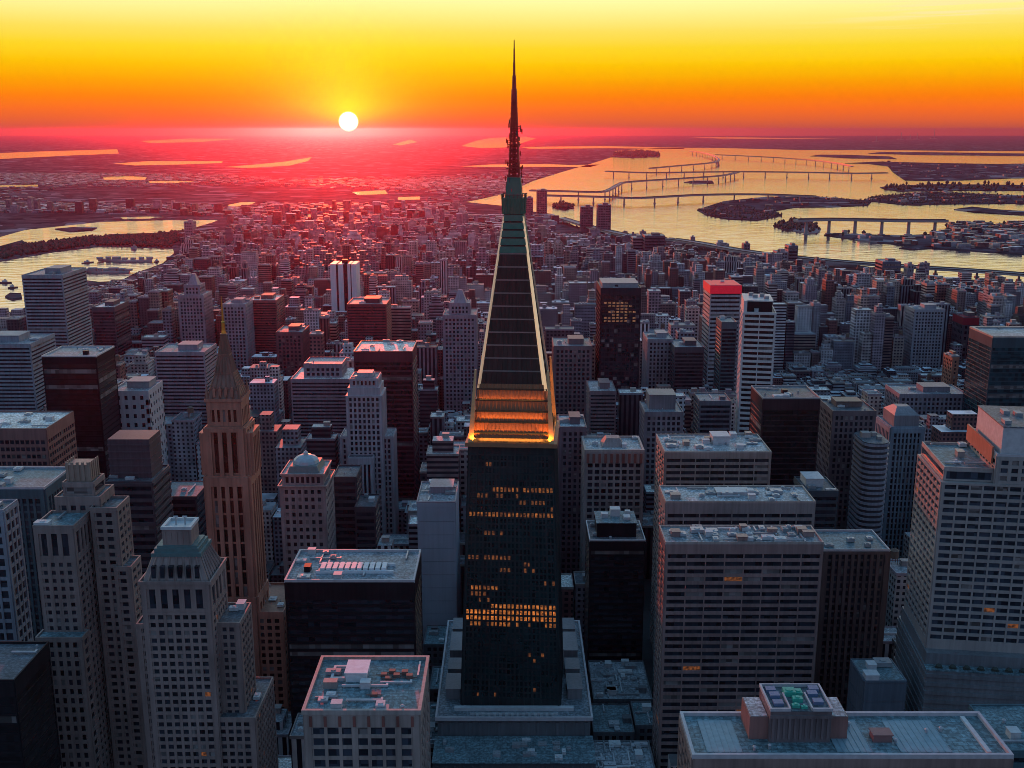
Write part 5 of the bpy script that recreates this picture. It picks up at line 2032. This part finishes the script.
def curved_balconies():
    D = 720
    cx, cyy, w, h = place(866, 891, 444, D, 30)
    b = Bld('balcony_tower', 'dark apartment tower with rounded corners and pale balcony rings', 'apartment tower', cx, cyy, wall_mat((0.05, 0.05, 0.06)), seed=3)
    ring = wall_mat((0.27, 0.26, 0.29))
    hw_, hd = w / 2, 15.0

    def outline(o):
        pts = []
        r = 7 + o
        for (sx, sy, a0) in ((1, -1, -90), (1, 1, 0), (-1, 1, 90), (-1, -1, 180)):
            for k in range(6):
                t = math.radians(a0 + 90 * k / 5)
                pts.append((sx * (hw_ - 7) + r * math.cos(t), sy * (hd - 7) + r * math.sin(t)))
        return pts
    b.wall.prism(outline(0), 0, h)
    b.finish()
    z = h - 2
    n = 0
    while z > 20 and n < 60:
        m = MB()
        m.prism(outline(1.1), z, z + 1.7)
        m.build('balcony', ring, b.root)
        z -= 3.9
        n += 1
    m = MB()
    m.prism(outline(.6), h, h + .5)
    ro = m.build('roof', R_DARK, b.root)
    for (x, y, s) in ((-4, 2, 3), (3, 5, 2), (4, -4, 1.6)):
        m = MB()
        m.box(x - s, x + s, y - s, y + s, h + .49, h + 1 + s)
        m.build('stair_bulkhead', CREAM, ro)
    reg('rounded balcony tower', 862, 894, 425, 535, D, cx, cyy, w, 30)


curved_balconies()
b, w, d, h = simple('blue_grey_tower', 'blue grey ribbed tower', 'blue grey ribbed tower with a small set back top behind the big gridded tower', 'tower', 891, 924, 428, 790, 32, wall_mat((0.24, 0.30, 0.35)), dict(ST_PIER, fh=4.6, bay=3.0, pw=1.4), R_MID, 530, clutter=2)
m = MB()
m.box(-w / 2 + 3, w / 2 - 3, -d / 2 + 3, d / 2 - 4, h + .1, h + 9)
m.frustum(-w / 2 + 3, w / 2 - 3, -d / 2 + 3, d / 2 - 4, h + 9, -5, 5, -4, 4, h + 14)
m.build('set_back_top', wall_mat((0.24, 0.22, 0.23)), b.root)
simple('dark_teal_block', 'small dark teal block', 'small dark teal block with a raised bright roof hut beside the middle slab', 'building', 806, 838, 492, 640, 28, wall_mat((0.05, 0.07, 0.085)), dict(ST_BAND, fh=4.5, cap=3), R_DARK, 532, clutter=3, penthouse=(-.1, .1, .55, .5, 5, PALEUNIT))
simple('grey_masonry_tower', 'grey shouldered tower', 'grey masonry tower with sloping shoulders behind the corniced tower', 'tower', 645, 683, 413, 850, 36, wall_mat((0.24, 0.21, 0.225)), dict(ST_PUNCH, fh=4.6, bay=4, pw=1.7), R_MID, 480, clutter=3, ind=0, penthouse=(0, .1, .7, .6, 12, wall_mat((0.22, 0.2, 0.21))))
simple('grey_slab_tower', 'grey slab behind', 'plain grey slab between the shouldered tower and the dark glass box', 'tower', 700, 731, 402, 900, 30, wall_mat((0.16, 0.15, 0.17)), dict(ST_BAND, fh=4.4, cap=3), R_MID, 432, clutter=3, ind=0)

# --- middle distance named towers
MID = [
    ('banded_tower', 'blue banded tower', 'tall blue grey tower of fine bands overlooking the left river', 'tower', 22, 62, 276, 1050, 60, BLUEGREY, 352, 'band'),
    ('banded_block', 'curved banded block', 'broad blue grey banded block in front of the left river', 'office building', -60, 30, 345, 900, 50, BLUEGREY, 412, 'band'),
    ('dark_slab', 'dark river slab', 'dark slab beside the fine banded river tower', 'office building', 92, 114, 308, 1300, 50, wall_mat((0.075, 0.065, 0.085)), 362, 'dark'),
    ('wide_banded_block', 'wide banded block', 'wide mauve banded block left of the golden spire', 'office building', 155, 204, 353, 950, 40, MAUVE, 410, 'band'),
    ('ribbed_tower', 'ribbed mauve tower', 'mauve ribbed tower with a stepped top behind the wide banded block', 'tower', 178, 203, 296, 1350, 40, MAUVE, 348, 'pier'),
    ('pink_slab', 'pink gridded slab', 'dull red gridded slab right of the golden spire', 'office building', 247, 276, 301, 1400, 50, wall_mat((0.25, 0.09, 0.09)), 350, 'band'),
    ('grey_slab', 'grey slab by the spire', 'grey punched slab directly behind the golden spire', 'office building', 222, 245, 305, 1350, 40, GREY, 370, 'pier'),
    ('dark_roof_block', 'dark flat roof block', 'dark mauve block with a cluttered flat roof below the dull red slab', 'office building', 276, 302, 333, 1200, 44, wall_mat((0.13, 0.08, 0.09)), 370, 'pier'),
    ('stepped_pale_block', 'stepped pale block', 'broad pale stepped block in front of the white twin tower', 'office building', 291, 352, 380, 960, 50, MAUVE, 430, 'band'),
    ('maroon_block', 'maroon banded block', 'maroon banded block at the foot of the white twin tower', 'office building', 347, 386, 305, 1250, 50, wall_mat((0.20, 0.045, 0.055)), 345, 'band'),
    ('mauve_tower', 'mauve stepped tower', 'mauve ribbed tower with a pointed stepped top left of the pyramid', 'tower', 443, 476, 316, 1150, 44, MAUVE, 410, 'pier'),
    ('brown_block', 'brown block by the pyramid', 'brown block with a white roof hut right of the pyramid', 'office building', 554, 592, 347, 1000, 44, wall_mat((0.19, 0.13, 0.135)), 420, 'pier'),
    ('purple_blank_block', 'purple blank tower', 'blank purple grey tower directly right of the amber crown', 'tower', 560, 586, 428, 740, 34, wall_mat((0.15, 0.11, 0.125)), 560, 'pier'),
    ('mauve_block', 'mauve block', 'small mauve block below the dark tower with lit windows', 'building', 590, 616, 392, 900, 40, wall_mat((0.19, 0.14, 0.145)), 430, 'band'),
    ('grey_block', 'grey twin block', 'grey block right of the dark tower with lit windows', 'office building', 648, 673, 340, 1150, 44, GREY, 392, 'pier'),
    ('dark_block', 'dark blue block', 'dark blue block left of the red capped tower', 'office building', 675, 704, 348, 1120, 44, wall_mat((0.09, 0.09, 0.11)), 390, 'dark'),
    ('grey_slab', 'far left spire tower', 'slim grey tower standing at the tip between both arms of the left river', 'tower', 184, 192, 222, 3300, 40, GREY, 245, 'pier'),
    ('round_river_tower', 'river tower', 'grey tower rising out of the left river beside the long pier', 'tower', 131, 135, 247, 3050, 14, GREY, 264, 'pier'),
    ('dark_slab_tower', 'slab by the bay', 'left one of two slim dark slabs by the bay behind the pyramid', 'tower', 581, 593, 207, 3600, 50, wall_mat((0.16, 0.13, 0.17)), 256, 'pier'),
    ('dark_slab_tower', 'taller slab by the bay', 'right and taller one of two slim dark slabs by the bay behind the pyramid', 'tower', 598, 611, 205, 3500, 50, wall_mat((0.16, 0.13, 0.17)), 256, 'pier'),
    ('shore_slab', 'shore slab', 'broad slab standing against the bay next to the copper stage', 'tower', 537, 547, 190.5, 4300, 60, wall_mat((0.18, 0.15, 0.18)), 216, 'pier'),
    ('shore_slab', 'narrow shore slab', 'narrow slab half hidden by the copper stage against the bay', 'tower', 525, 533, 198, 4200, 50, wall_mat((0.18, 0.15, 0.18)), 216, 'pier'),
    ('waterfront_block', 'waterfront block', 'wide dark waterfront block just right of the two slim slabs', 'office building', 645, 665, 236, 2900, 60, wall_mat((0.10, 0.09, 0.12)), 266, 'dark'),
    ('waterfront_block', 'pale waterfront block', 'pale waterfront block touching the wide dark one', 'office building', 633, 645, 238, 2950, 60, MAUVE, 260, 'band'),
    ('shore_tower', 'tall shore tower', 'dark tower standing before the highway above the dense right quarter', 'tower', 789, 798, 246, 2700, 40, wall_mat((0.12, 0.13, 0.16)), 278, 'dark'),
    ('shore_tower', 'pale shore tower', 'pale shore tower touching the dark tower before the highway', 'tower', 777, 788, 252, 2650, 40, GREY, 282, 'pier'),
    ('shore_tower', 'square shore tower', 'squat grey tower below the highway left of the dark shore tower', 'tower', 758, 776, 256, 2600, 44, MAUVE, 284, 'pier'),
    ('shore_tower', 'lone shore tower', 'small lone tower on the highway verge above the red capped tower', 'tower', 744, 750, 244, 2900, 26, wall_mat((0.16, 0.14, 0.18)), 256, 'pier'),
    ('shore_block', 'square blue shore block', 'square blue grey block on the shore at the right', 'office building', 883, 901, 262, 2450, 50, wall_mat((0.09, 0.12, 0.17)), 284, 'dark'),
    ('shore_tower', 'slim shore tower', 'slim tower with a water gap beside the square blue shore block', 'tower', 908, 914, 265, 2500, 24, GREY, 280, 'pier'),
    ('red_roofed_tower', 'red brick tower', 'red brick tower in the dense right quarter near the teal glass tower', 'apartment tower', 968, 981, 312, 1750, 34, REDBR, 335, 'pier'),
    ('red_roofed_tower', 'red roofed tower', 'dark tower with a bright red top storey left of the teal glass tower', 'apartment tower', 964, 981, 318, 1500, 36, wall_mat((0.12, 0.11, 0.13)), 360, 'pier'),
    ('rust_tower', 'rust coloured tower', 'slim rust red tower low in the flat quarter at the right', 'apartment tower', 953, 959, 358, 1200, 26, RUST, 385, 'pier'),
    ('white_hospital_block', 'wide punched block', 'wide pale block of many small windows below the teal glass tower', 'office building', 900, 968, 395, 1000, 40, wall_mat((0.24, 0.23, 0.26)), 415, 'pier'),
    ('bay_apartment_tower', 'dense apartment tower', 'grey apartment tower rising highest in the dense right quarter', 'apartment tower', 915, 945, 310, 1450, 36, GREY, 366, 'pier'),
]
MSTY = {'band': dict(ST_BAND, fh=3.3, sp=1.7, cap=2.5), 'pier': dict(fh=4.4, bay=4.2, pw=1.8, sp=1.7, dp=.5, ds=.3, edge=1.6, cap=3, mode='cell'), 'dark': dict(ST_DARKBAND, cap=5)}
for (nm, short, label, cat, x0, x1, y, D, dep, wall, yv, sty) in MID:
    cx, cyy, w, h = place(x0, x1, y, D, dep)
    b = Bld(nm, label, cat, cx, cyy, wall, ind=0, seed=int(x0 + y))
    if D < 1500:
        b.tier(w, dep, 0, h, MSTY[sty])
    else:
        b.wallmat = wall
        b.tier(w, dep, 0, h, dict(MSTY[sty], fh=8, bay=max(4, w / 5), sp=3.6, dp=.7, ds=.5))
    if nm in ('mauve_tower', 'ribbed_tower', 'stepped_pale_block'):
        b.tier(w * .62, dep * .62, h, h + 12, MSTY['pier'])
        b.roof(w * .62, dep * .62, h + 12, R_PALE, clutter=2)
        if nm != 'stepped_pale_block':
            m = MB()
            m.frustum(-w * .2, w * .2, -dep * .2, dep * .2, h + 12.2, -2, 2, -2, 2, h + 26)
            m.build('pointed_top', wall, b.root)
    b.roof(w, dep, h, random.Random(x0).choice((R_PALE, R_MID, R_MID, R_CREAM)), clutter=4 if D < 1500 else 1, big=1.5,
           penthouse=(.1, 0, .4, .45, 5, wall) if nm not in ('mauve_tower', 'ribbed_tower', 'stepped_pale_block') else None)
    b.finish()
    if short in ('red roofed tower',):
        m = MB()
        m.box(-w / 2 - .8, w / 2 + .8, -dep / 2 - .8, dep / 2 + .8, h - 10, h + .3)
        m.build('red_band', plain_mat('red_brick_top', (0.4, 0.03, 0.05), .6), b.root)
    reg(short, x0, x1, y, yv, D, cx, cyy, w, dep)


# --- white twin striped tower
def twin_white():
    D = 1700.0
    cx, cyy, w, h = place(330, 356, 264, D, 40)
    b = Bld('white_twin_tower', 'white tower split by dark vertical slots under the red glow', 'tower', cx, cyy, wall_mat((0.05, 0.03, 0.035)), seed=2, ind=0)
    b.wall.box(-w / 2 + .6, w / 2 - .6, -19, 19, 0, h - 1)
    b.finish()
    white = wall_mat((0.75, 0.72, 0.72), .45, .1)
    for (a, c) in ((-.5, -.28), (-.2, .0), (.16, .27), (.31, .5)):
        m = MB()
        m.box(a * w, c * w, -21, 21, 0, h)
        m.build('white_pier', white, b.root)
    m = MB()
    m.box(-4, 5, -6, 6, h - 1.01, h + 5)
    m.build('penthouse', wall_mat((0.05, 0.03, 0.035)), b.root)
    reg('white twin tower', 329, 357, 262, 310, D, cx, cyy, w, 40)


twin_white()

# --- boats on the left river, stacks on the horizon
HULL = plain_mat('boat_hull', (0.1, 0.08, 0.08), .5)
for i, (x, y, ln, lab) in enumerate(((6, 283, 26, 'small dark boat nearest the left picture edge on the river'), (13, 288, 20, 'small dark boat off the round islet in the left river'),
                                     (88, 263, 34, 'long low boat left of the long river pier'), (157, 262, 24, 'small boat at the tip of the long river pier'))):
    p = at_z(x, y, 1.0)
    e = empty('boat', lab, 'boat', (p.x, p.y, 1.0), 'boats on the left river', rot=.5 * i)
    m = MB()
    m.prism([(-ln / 2, -3), (ln * .25, -3.4), (ln / 2, 0), (ln * .25, 3.4), (-ln / 2, 3)], -.2, 2.6)
    m.build('hull', HULL, e)
    m = MB()
    m.box(-ln * .3, ln * .1, -2, 2, 2.59, 6)
    m.box(-ln * .1, ln * .02, -1.5, 1.5, 5.99, 8.5)
    m.build('cabin', PALEUNIT, e)
for i, (x, y0, hh) in enumerate(((876, 141, 160), (901, 138.5, 230), (917, 138.3, 200), (934, 138.0, 330), (910, 138.2, 150), (727, 138.5, 120))):
    p = at_z(x, y0 + 1.2, 0)
    m = MB()
    s = p.y / 1200
    m.lathe(0, 0, [(s * .5, 0), (s * .35, hh), (s * .45, hh), (s * .4, hh + 12)], 10)
    m.box(-s * 4, s * 3, -s, s, 0, hh * .12)
    o = m.build('smoke_stack', GREYUNIT, None, (p.x, p.y, 0))
    tag(o, ('leftmost lone tall stack of the far power works on the right horizon', 'tall stack in the middle of the far horizon works', 'stack just right of the middle of the far horizon works',
            'tallest rightmost stack of the far horizon works', 'short stack between the two middle ones of the far horizon works', 'single faint stack on the horizon above the bay')[i], 'stack', 'stacks on the horizon')

# --- low roofs in the gaps around the foot of the tall tower
for (x0, x1, y, D, dep, lab, nm, cl) in (
        (594, 652, 700, 541, 44, 'low cluttered roof with many small units right of the pale rimmed podium', 'low_building', 34),
        (594, 634, 733, 505, 28, 'low plain striped roof right of the front of the podium', 'low_building', 4),
        (594, 656, 776, 462, 30, 'low dark roof crowded with machinery below the plain striped roof', 'low_building', 30),
        (636, 656, 726, 512, 24, 'small low roof between the plain striped roof and the nearest slab', 'low_building', 6),
        (430, 452, 690, 553, 26, 'small low teal roof between the tan corner block and the podium', 'low_building', 5),
        (424, 446, 645, 610, 26, 'small dark block with a teal roof behind the left edge of the podium', 'low_building', 4),
        (424, 438, 745, 480, 40, 'narrow low roof squeezed between the tan corner block and the podium front', 'low_building', 8)):
    simple(nm, lab[:0] + 'low roof by the podium', lab, 'low building', x0, x1, y, D, dep, wall_mat((0.12, 0.13, 0.14)), dict(ST_PUNCH, cap=1.5), R_TEAL if cl < 10 else R_MID, y + 30, clutter=cl, par=.7, ind=20, big=1.0)
# ------------------------------------------------------------------ the rest of the city
import numpy as np
SHIELD = [(-200, 24, 315, 3150), (20, 70, 307, 3150), (66, 105, 287, 3150), (100, 135, 281, 3150), (130, 150, 272, 3150), (150, 165, 267, 3150), (160, 178, 256, 3150),
          (556, 612, 234, 4200), (612, 650, 243, 4200), (650, 700, 247, 4200), (700, 760, 256, 4200), (760, 830, 265, 4200), (830, 900, 273, 4200), (900, 960, 279, 4200), (960, 1200, 285, 4200),
          (466, 560, 214, 5200), (-200, 100, 240, 3350), (90, 225, 231, 3800)]


def hero_limit(px0, px1, D):
    """highest picture row a roof may reach without hiding something that stands behind"""
    y = -1e9
    for (s, a, b, yt, yv, hd) in HEROES:
        if hd > D - 10 and px1 > a and px0 < b:
            y = max(y, yv)
    for (a, b, yv, hd) in SHIELD:
        if hd > D and px1 > a and px0 < b:
            y = max(y, yv)
    return y


def blocked(x0, x1, y0, y1):
    for (a, b, c, d) in FOOT:
        if x1 > a and x0 < b and y1 > c and y0 < d:
            return True
    return False


def in_water(x, y):
    return any(inside((x, y), p) for p in WATER_POLYS)


rf = random.Random(21)
CAND = []
y = 400.0
row = 0
while y < 3400:
    far = y > 2300
    dep0 = rf.uniform(15, 23) if y > 900 else rf.uniform(19, 27)
    half = y * .56 + 60
    x = -half + rf.uniform(0, 20)
    cnt = 0
    while x < half:
        w = rf.choice((11, 13, 15, 17, 20, 25, 32) if y > 900 else (14, 17, 20, 24, 30)) * rf.uniform(.85, 1.15)
        dep = dep0 * rf.uniform(.75, 1.0)
        x0, x1 = x, x + w
        x = x1 + (rf.uniform(.5, 2) if cnt % 6 else rf.uniform(11, 16))
        cnt += 1
        yy = y + rf.uniform(-2, 2)
        cxm = (x0 + x1) / 2
        q_ = project((cxm, yy, 0))
        if q_[0] < 180 and 214 < q_[1] < 262 and yy > 2700 or q_[0] < 226 and 216 < q_[1] < 237:
            continue
        if blocked(x0, x1, yy, yy + dep) or in_water(cxm, yy + dep) or in_water(cxm, yy):
            continue
        pxm = project((cxm, yy, 40))[0]
        u = rf.random()
        if y < 700:
            h = 25 + 55 * u ** 1.5
        elif pxm > 745 and pxm < 975 and 980 < y < 1420:
            h = 9 + 14 * u
        elif pxm > 700 and 1400 <= y < 2400:
            h = 30 + 75 * u ** 1.5 + (25 if rf.random() < .1 else 0)
        elif y < 1500:
            h = 34 + 82 * u ** 1.6
        elif y < 2400:
            h = 22 + 70 * u ** 2.2
        else:
            h = 11 + 46 * u ** 2.6
        # keep what stands behind in view
        poke = rf.uniform(4, 18) if pxm > 560 and yy > 1900 and rf.random() < .05 else 0
        for _ in range(14):
            fl = project((x0, yy, h)), project((x1, yy, h))
            bk = project((x0, yy + dep, h))[1]
            lim = hero_limit(min(fl[0][0], fl[1][0]) - 1, max(fl[0][0], fl[1][0]) + 1, yy) - poke
            if bk >= lim:
                break
            h *= .84
        else:
            continue
        if h < 4:
            continue
        CAND.append([x0, x1, yy, yy + dep, h])
    y += dep0 + (3 if row % 2 else 14)
    row += 1

# which of them show largest: paint far to near into a small picture
buf = np.full((192, 256), -1, dtype=np.int32)
items = [(c[2], i, c) for i, c in enumerate(CAND)]
hs = []
for j, (s, a, b, yt, yv, hd) in enumerate(HEROES):
    hs.append((hd, -10 - j, (a, b, yt, yv + 30)))
allit = sorted(items + hs, key=lambda t: -t[0])
for D, i, c in allit:
    if i >= 0:
        ps = [project(p) for p in ((c[0], c[2], c[4]), (c[1], c[2], c[4]), (c[0], c[3], c[4]), (c[1], c[3], c[4]), (c[0], c[2], 0), (c[1], c[2], 0))]
        xs, ys = [p[0] for p in ps], [p[1] for p in ps]
        a, b, t, u = min(xs), max(xs), min(ys), max(ys)
    else:
        a, b, t, u = c
    a, b, t, u = int(a / 4), int(b / 4) + 1, int(t / 4), int(u / 4) + 1
    buf[max(0, t):max(0, u), max(0, a):max(0, b)] = i
ids, cn = np.unique(buf[buf >= 0], return_counts=True)
vis = dict(zip(ids.tolist(), cn.tolist()))
order = sorted(vis, key=lambda i: -vis[i])[:285]
chosen = set(order)

WALLS = [('brown', (0.20, 0.15, 0.145)), ('grey', (0.32, 0.32, 0.35)), ('cream', (0.46, 0.41, 0.39)), ('dull red', (0.24, 0.115, 0.11)), ('mauve', (0.31, 0.26, 0.29)), ('dark', (0.085, 0.08, 0.095)), ('slate', (0.20, 0.22, 0.26)),
         ('tan', (0.36, 0.29, 0.255)), ('pale', (0.55, 0.53, 0.54))]
KINDS_ = [('office block', 'office_block'), ('apartment block', 'apartment_block'), ('loft building', 'loft_building')]
FEATS = ['rooftop tank', 'flat white roof', 'flat dark roof', 'two roof huts', 'stepped top', 'roof machinery', 'long roof duct']
used = set()
HP = [(s, (a + b) / 2, (yt + yv) / 2, hd) for (s, a, b, yt, yv, hd) in HEROES]


def pick_label(c, rnd):
    cx_, yc, h = (c[0] + c[1]) / 2, c[2], c[4]
    px, py, _ = project((cx_, yc, h * .8))
    cand = sorted(HP, key=lambda q: (q[1] - px) ** 2 + (q[2] - py) ** 2)
    size = 'low' if h < 26 else ('medium' if h < 58 else 'tall')
    for k in range(400):
        hp = cand[0 if k < 120 else min(k // 120, 3)]
        dd = hp[3] - yc
        rel = 'beside' if abs(dd) < 90 else ('in front of' if dd > 0 else 'behind')
        side = ''
        if abs(px - hp[1]) > 25:
            side = 'left' if px < hp[1] else 'right'
        wn, wc = rnd.choice(WALLS)
        kn, kk = rnd.choice(KINDS_)
        ft = rnd.choice(FEATS)
        key = (size, wn, kn, ft, rel, hp[0])
        lb = '%s %s %s with %s %s the %s' % (size, wn, kn, ft, rel, hp[0])
        if key not in used and len(lb.split()) <= 16:
            used.add(key)
            return '%s %s %s with %s %s the %s' % (size, wn, kn, ft, rel, hp[0]), kn, kk, wc, ft
    raise RuntimeError('no label left')


rl = random.Random(77)
BAYS = [(3.6, 3.9, .52, .5), (4.3, 4.2, .58, .5), (3.9, 3.6, .45, .52), (200, 4.0, 1.0, .47), (4.4, 60, .5, 1.0)]
for i in sorted(chosen, key=lambda k: CAND[k][2]):
    x0, x1, y0, y1, h = CAND[i]
    lab, kn, kk, wc, ft = pick_label(CAND[i], rl)
    kq = rl.choice((.85, 1.0, 1.12))
    jc = tuple(round(v * kq, 3) for v in wc)
    bay, fh, wx, wz = rl.choice(BAYS)
    fm = city_mat(False, jc, (.2, .2, .21), bay, fh, wx, wz)
    w, d = x1 - x0, y1 - y0
    cx, cyy = (x0 + x1) / 2, (y0 + y1) / 2
    root = empty(kk, lab, kn, (cx, cyy, 0), 'city blocks between the towers')
    m = MB()
    m.box(-w / 2, w / 2, -d / 2, d / 2, 0, h, bottom=False)
    ht = h
    if ft == 'stepped top':
        ht = h + min(9, h * .18)
        m.box(-w * .33, w * .33, -d * .25, d * .36, h, ht)
    for k in range(rl.choice((0, 1, 2))):      # string courses
        z = h * rl.uniform(.5, .95)
        m.box(-w / 2 - .35, w / 2 + .35, -d / 2 - .35, d / 2 + .35, z, z + .8)
    m.build('wall', fm, root)
    rmat = {'flat white roof': R_CREAM, 'flat dark roof': R_DARK}.get(ft, rl.choice((R_MID, R_DARK, R_MID, R_PALE)))
    m = MB()
    m.box(-w / 2 + .2, w / 2 - .2, -d / 2 + .2, d / 2 - .2, h - .01, h + .12)
    if ft == 'stepped top':
        m.box(-w * .33 + .2, w * .33 - .2, -d * .25 + .2, d * .36 - .2, ht - .01, ht + .12)
    ro = m.build('roof', rmat, root)
    m = MB()
    X, Y = w / 2 + .25, d / 2 + .25
    m.box(-X, X, -Y, -Y + .5, h - .8, h + .9)
    m.box(-X, X, Y - .5, Y, h - .8, h + .9)
    m.box(-X, -X + .5, -Y + .5, Y - .5, h - .8, h + .895)
    m.box(X - .5, X, -Y + .5, Y - .5, h - .8, h + .895)
    m.build('parapet', rl.choice((STONE, GREY, CREAM, MAUVE)), ro)
    zz = h + .12 if ft != 'stepped top' else ht + .12
    if ft == 'rooftop tank':
        water_tank(ro, rl.uniform(-.3, .3) * w, rl.uniform(-.2, .3) * d, zz, 1.3)
    if ft == 'two roof huts':
        for s in (-1, 1):
            m = MB()
            x, yq = s * w * .24, rl.uniform(-.15, .2) * d
            m.box(x - 2.6, x + 2.6, yq - 2.4, yq + 2.4, zz - .01, zz + 3.4)
            m.box(x - 2.9, x + 2.9, yq - 2.7, yq + 2.7, zz + 3.4, zz + 3.8)
            m.build('roof_hut', rl.choice((STONE, PALEUNIT, MAUVE)), ro)
    elif ft == 'roof machinery':
        for k in range(4):
            m = MB()
            x, yq, s = rl.uniform(-.38, .38) * w, rl.uniform(-.35, .35) * d, rl.uniform(1, 2)
            m.box(x - s, x + s, yq - s, yq + s, zz - .01, zz + s * 1.2)
            m.bar((x, yq, zz + s * 1.2 - .01), (x, yq, zz + s * 1.2 + .4), s * .7, 8)
            m.build('air_unit', rl.choice((PALEUNIT, GREYUNIT, STEEL)), ro)
    elif ft == 'long roof duct':
        m = MB()
        m.box(-w * .38, w * .38, -.5, .5, zz + .3, zz + 1.4)
        m.box(w * .3, w * .38, .5, d * .3, zz + .3, zz + 1.4)
        for k in range(5):
            m.box(-w * .36 + k * w * .18 - .15, -w * .36 + k * w * .18 + .15, -.4, .4, zz - .01, zz + .3)
        m.build('duct', PALEUNIT, ro)
    else:
        m = MB()
        x, yq = rl.uniform(-.2, .2) * w, rl.uniform(0, .25) * d
        m.box(x - 2.4, x + 2.4, yq - 2, yq + 2, zz - .01, zz + 3)
        m.box(x - 2.7, x + 2.7, yq - 2.3, yq + 2.3, zz + 3, zz + 3.3)
        m.build('stair_bulkhead', rl.choice((STONE, GREY, CREAM)), ro)

# ---- the mass of smaller and farther roofs, one object
mass = MB()


def add_mass(x0, x1, y0, y1, z0, h, rnd, units=True):
    wc = rnd.choice(WALLS)[1]
    k = rnd.uniform(.7, 1.25)
    rv = rnd.choice((.08, .12, .18, .22, .3, .55, .72))
    n = len(mass.v)
    extra = []
    mass.box(x0, x1, y0, y1, z0, h, bottom=False)
    if units:
        w, d = x1 - x0, y1 - y0
        ux, uy, us = x0 + w * rnd.uniform(.25, .75), y0 + d * rnd.uniform(.3, .75), min(w, d) * rnd.uniform(.1, .2)
        mass.box(ux - us, ux + us, uy - us, uy + us, h - .01, h + rnd.uniform(2, 5), bottom=False)
        if rnd.random() < .4 and w > 12:
            ax, ay = x0 + w * rnd.uniform(.05, .3), y0 + d * rnd.uniform(.1, .3)
            mass.box(ax, ax + w * .6, ay, ay + d * .58, h - .02, h + min(12, h * rnd.uniform(.08, .3)), bottom=False)
        for _ in range(rnd.choice((1, 2, 3))):
            k2 = len(mass.v)
            ux, uy, us = x0 + w * rnd.uniform(.15, .85), y0 + d * rnd.uniform(.15, .85), rnd.uniform(.8, 1.8)
            mass.box(ux - us, ux + us, uy - us * .8, uy + us * .8, h - .01, h + rnd.uniform(1, 2.2), bottom=False)
            extra.append((k2, len(mass.v), rnd.choice((.2, .45, .7))))
    mass.c += [(wc[0] * k, wc[1] * k, wc[2] * k, rv)] * (len(mass.v) - n)
    for a_, b_, v_ in extra:
        mass.c[a_:b_] = [(v_, v_, v_, v_)] * (b_ - a_)


rm = random.Random(99)
for i, c in enumerate(CAND):
    if i in chosen:
        continue
    add_mass(c[0], c[1], c[2], c[3], 0, c[4], rm)
y = 3400.0
row = 0
while y < 8500:
    s = 1 + (y - 3400) / 11000
    half = y * .54
    x = -half
    while x < half:
        w = rm.uniform(11, 30) * s
        d = rm.uniform(14, 24) * s
        x0 = x
        x += w + rm.choice((2, 4, 16, 30)) * s
        dens = math.sin(x0 * .0017 + 1) + math.sin(y * .0021 + x0 * .0006) + rm.uniform(-1, 1)
        if dens < -.4 - (.3 if y < 5000 else -.5):
            continue
        if in_water(x0, y) or in_water(x0 + w, y + d) or in_water(x0 + w / 2, y + d / 2):
            continue
        px, py_, _ = project((x0, y, 0))
        if px < 180 and 214 < py_ < 262 or px < 226 and 216 < py_ < 237:
            continue
        h = rm.uniform(5, 12) + (rm.random() ** 9) * 45 if y < 4600 else rm.uniform(3, 7)
        for _ in range(6):
            lim = hero_limit(px - 1, px + 4, y)
            if project((x0, y + d, h))[1] >= lim:
                break
            h *= .7
        else:
            continue
        add_mass(x0, x0 + w, y, y + d, 0, h, rm, units=False)
    y += (24 + (16 if row % 2 else 5)) * s
    row += 1
# buildings on the docks island and the big island
for poly, n, hm, z in ((ISL[3], 420, 16, 4), (ISL[2], 60, 12, 4), (ISL[0], 40, 14, 4)):
    xs, ys = [p[0] for p in poly], [p[1] for p in poly]
    k = 0
    for _ in range(n * 12):
        x, yy = rm.uniform(min(xs), max(xs)), rm.uniform(min(ys), max(ys))
        if x > yy * .6 or not inside((x, yy), poly):
            continue
        if poly is ISL[3] and project((x, yy, 4))[0] < 930 and rm.random() < .75:
            continue
        w, d = rm.uniform(12, 38), rm.uniform(12, 26)
        if not (inside((x + w, yy), poly) and inside((x + w, yy + d), poly) and inside((x, yy + d), poly)):
            continue
        add_mass(x, x + w, yy, yy + d, z - .2, z + rm.uniform(6, hm), rm, units=False)
        k += 1
        if k > n:
            break
stuff(mass.build('distant_buildings', city_mat(True, bay=3.0, fh=3.4)))

# ------------------------------------------------------------------ streets in the gaps
ROAD = plain_mat('asphalt', (0.05, 0.05, 0.052), .85)
m = MB()
m.quad((-420, 200, .3), (420, 200, .3), (900, 1500, .3), (-900, 1500, .3))
structure(m.build('road', ROAD))

# ------------------------------------------------------------------ the evening air
m = MB()
m.box(-64000, 64000, -5000, 64000, -1.0, 376.0)
hz = bpy.data.materials.new('evening_haze')
hz.use_nodes = True
nt = hz.node_tree
nt.nodes.clear()
vp = nt.nodes.new('ShaderNodeVolumePrincipled')
vp.inputs['Color'].default_value = (*HAZE_COLOR, 1)
vp.inputs['Density'].default_value = HAZE_DENSITY
vp.inputs['Anisotropy'].default_value = HAZE_G
om = nt.nodes.new('ShaderNodeOutputMaterial')
nt.links.new(vp.outputs[0], om.inputs['Volume'])
stuff(m.build('haze', hz))
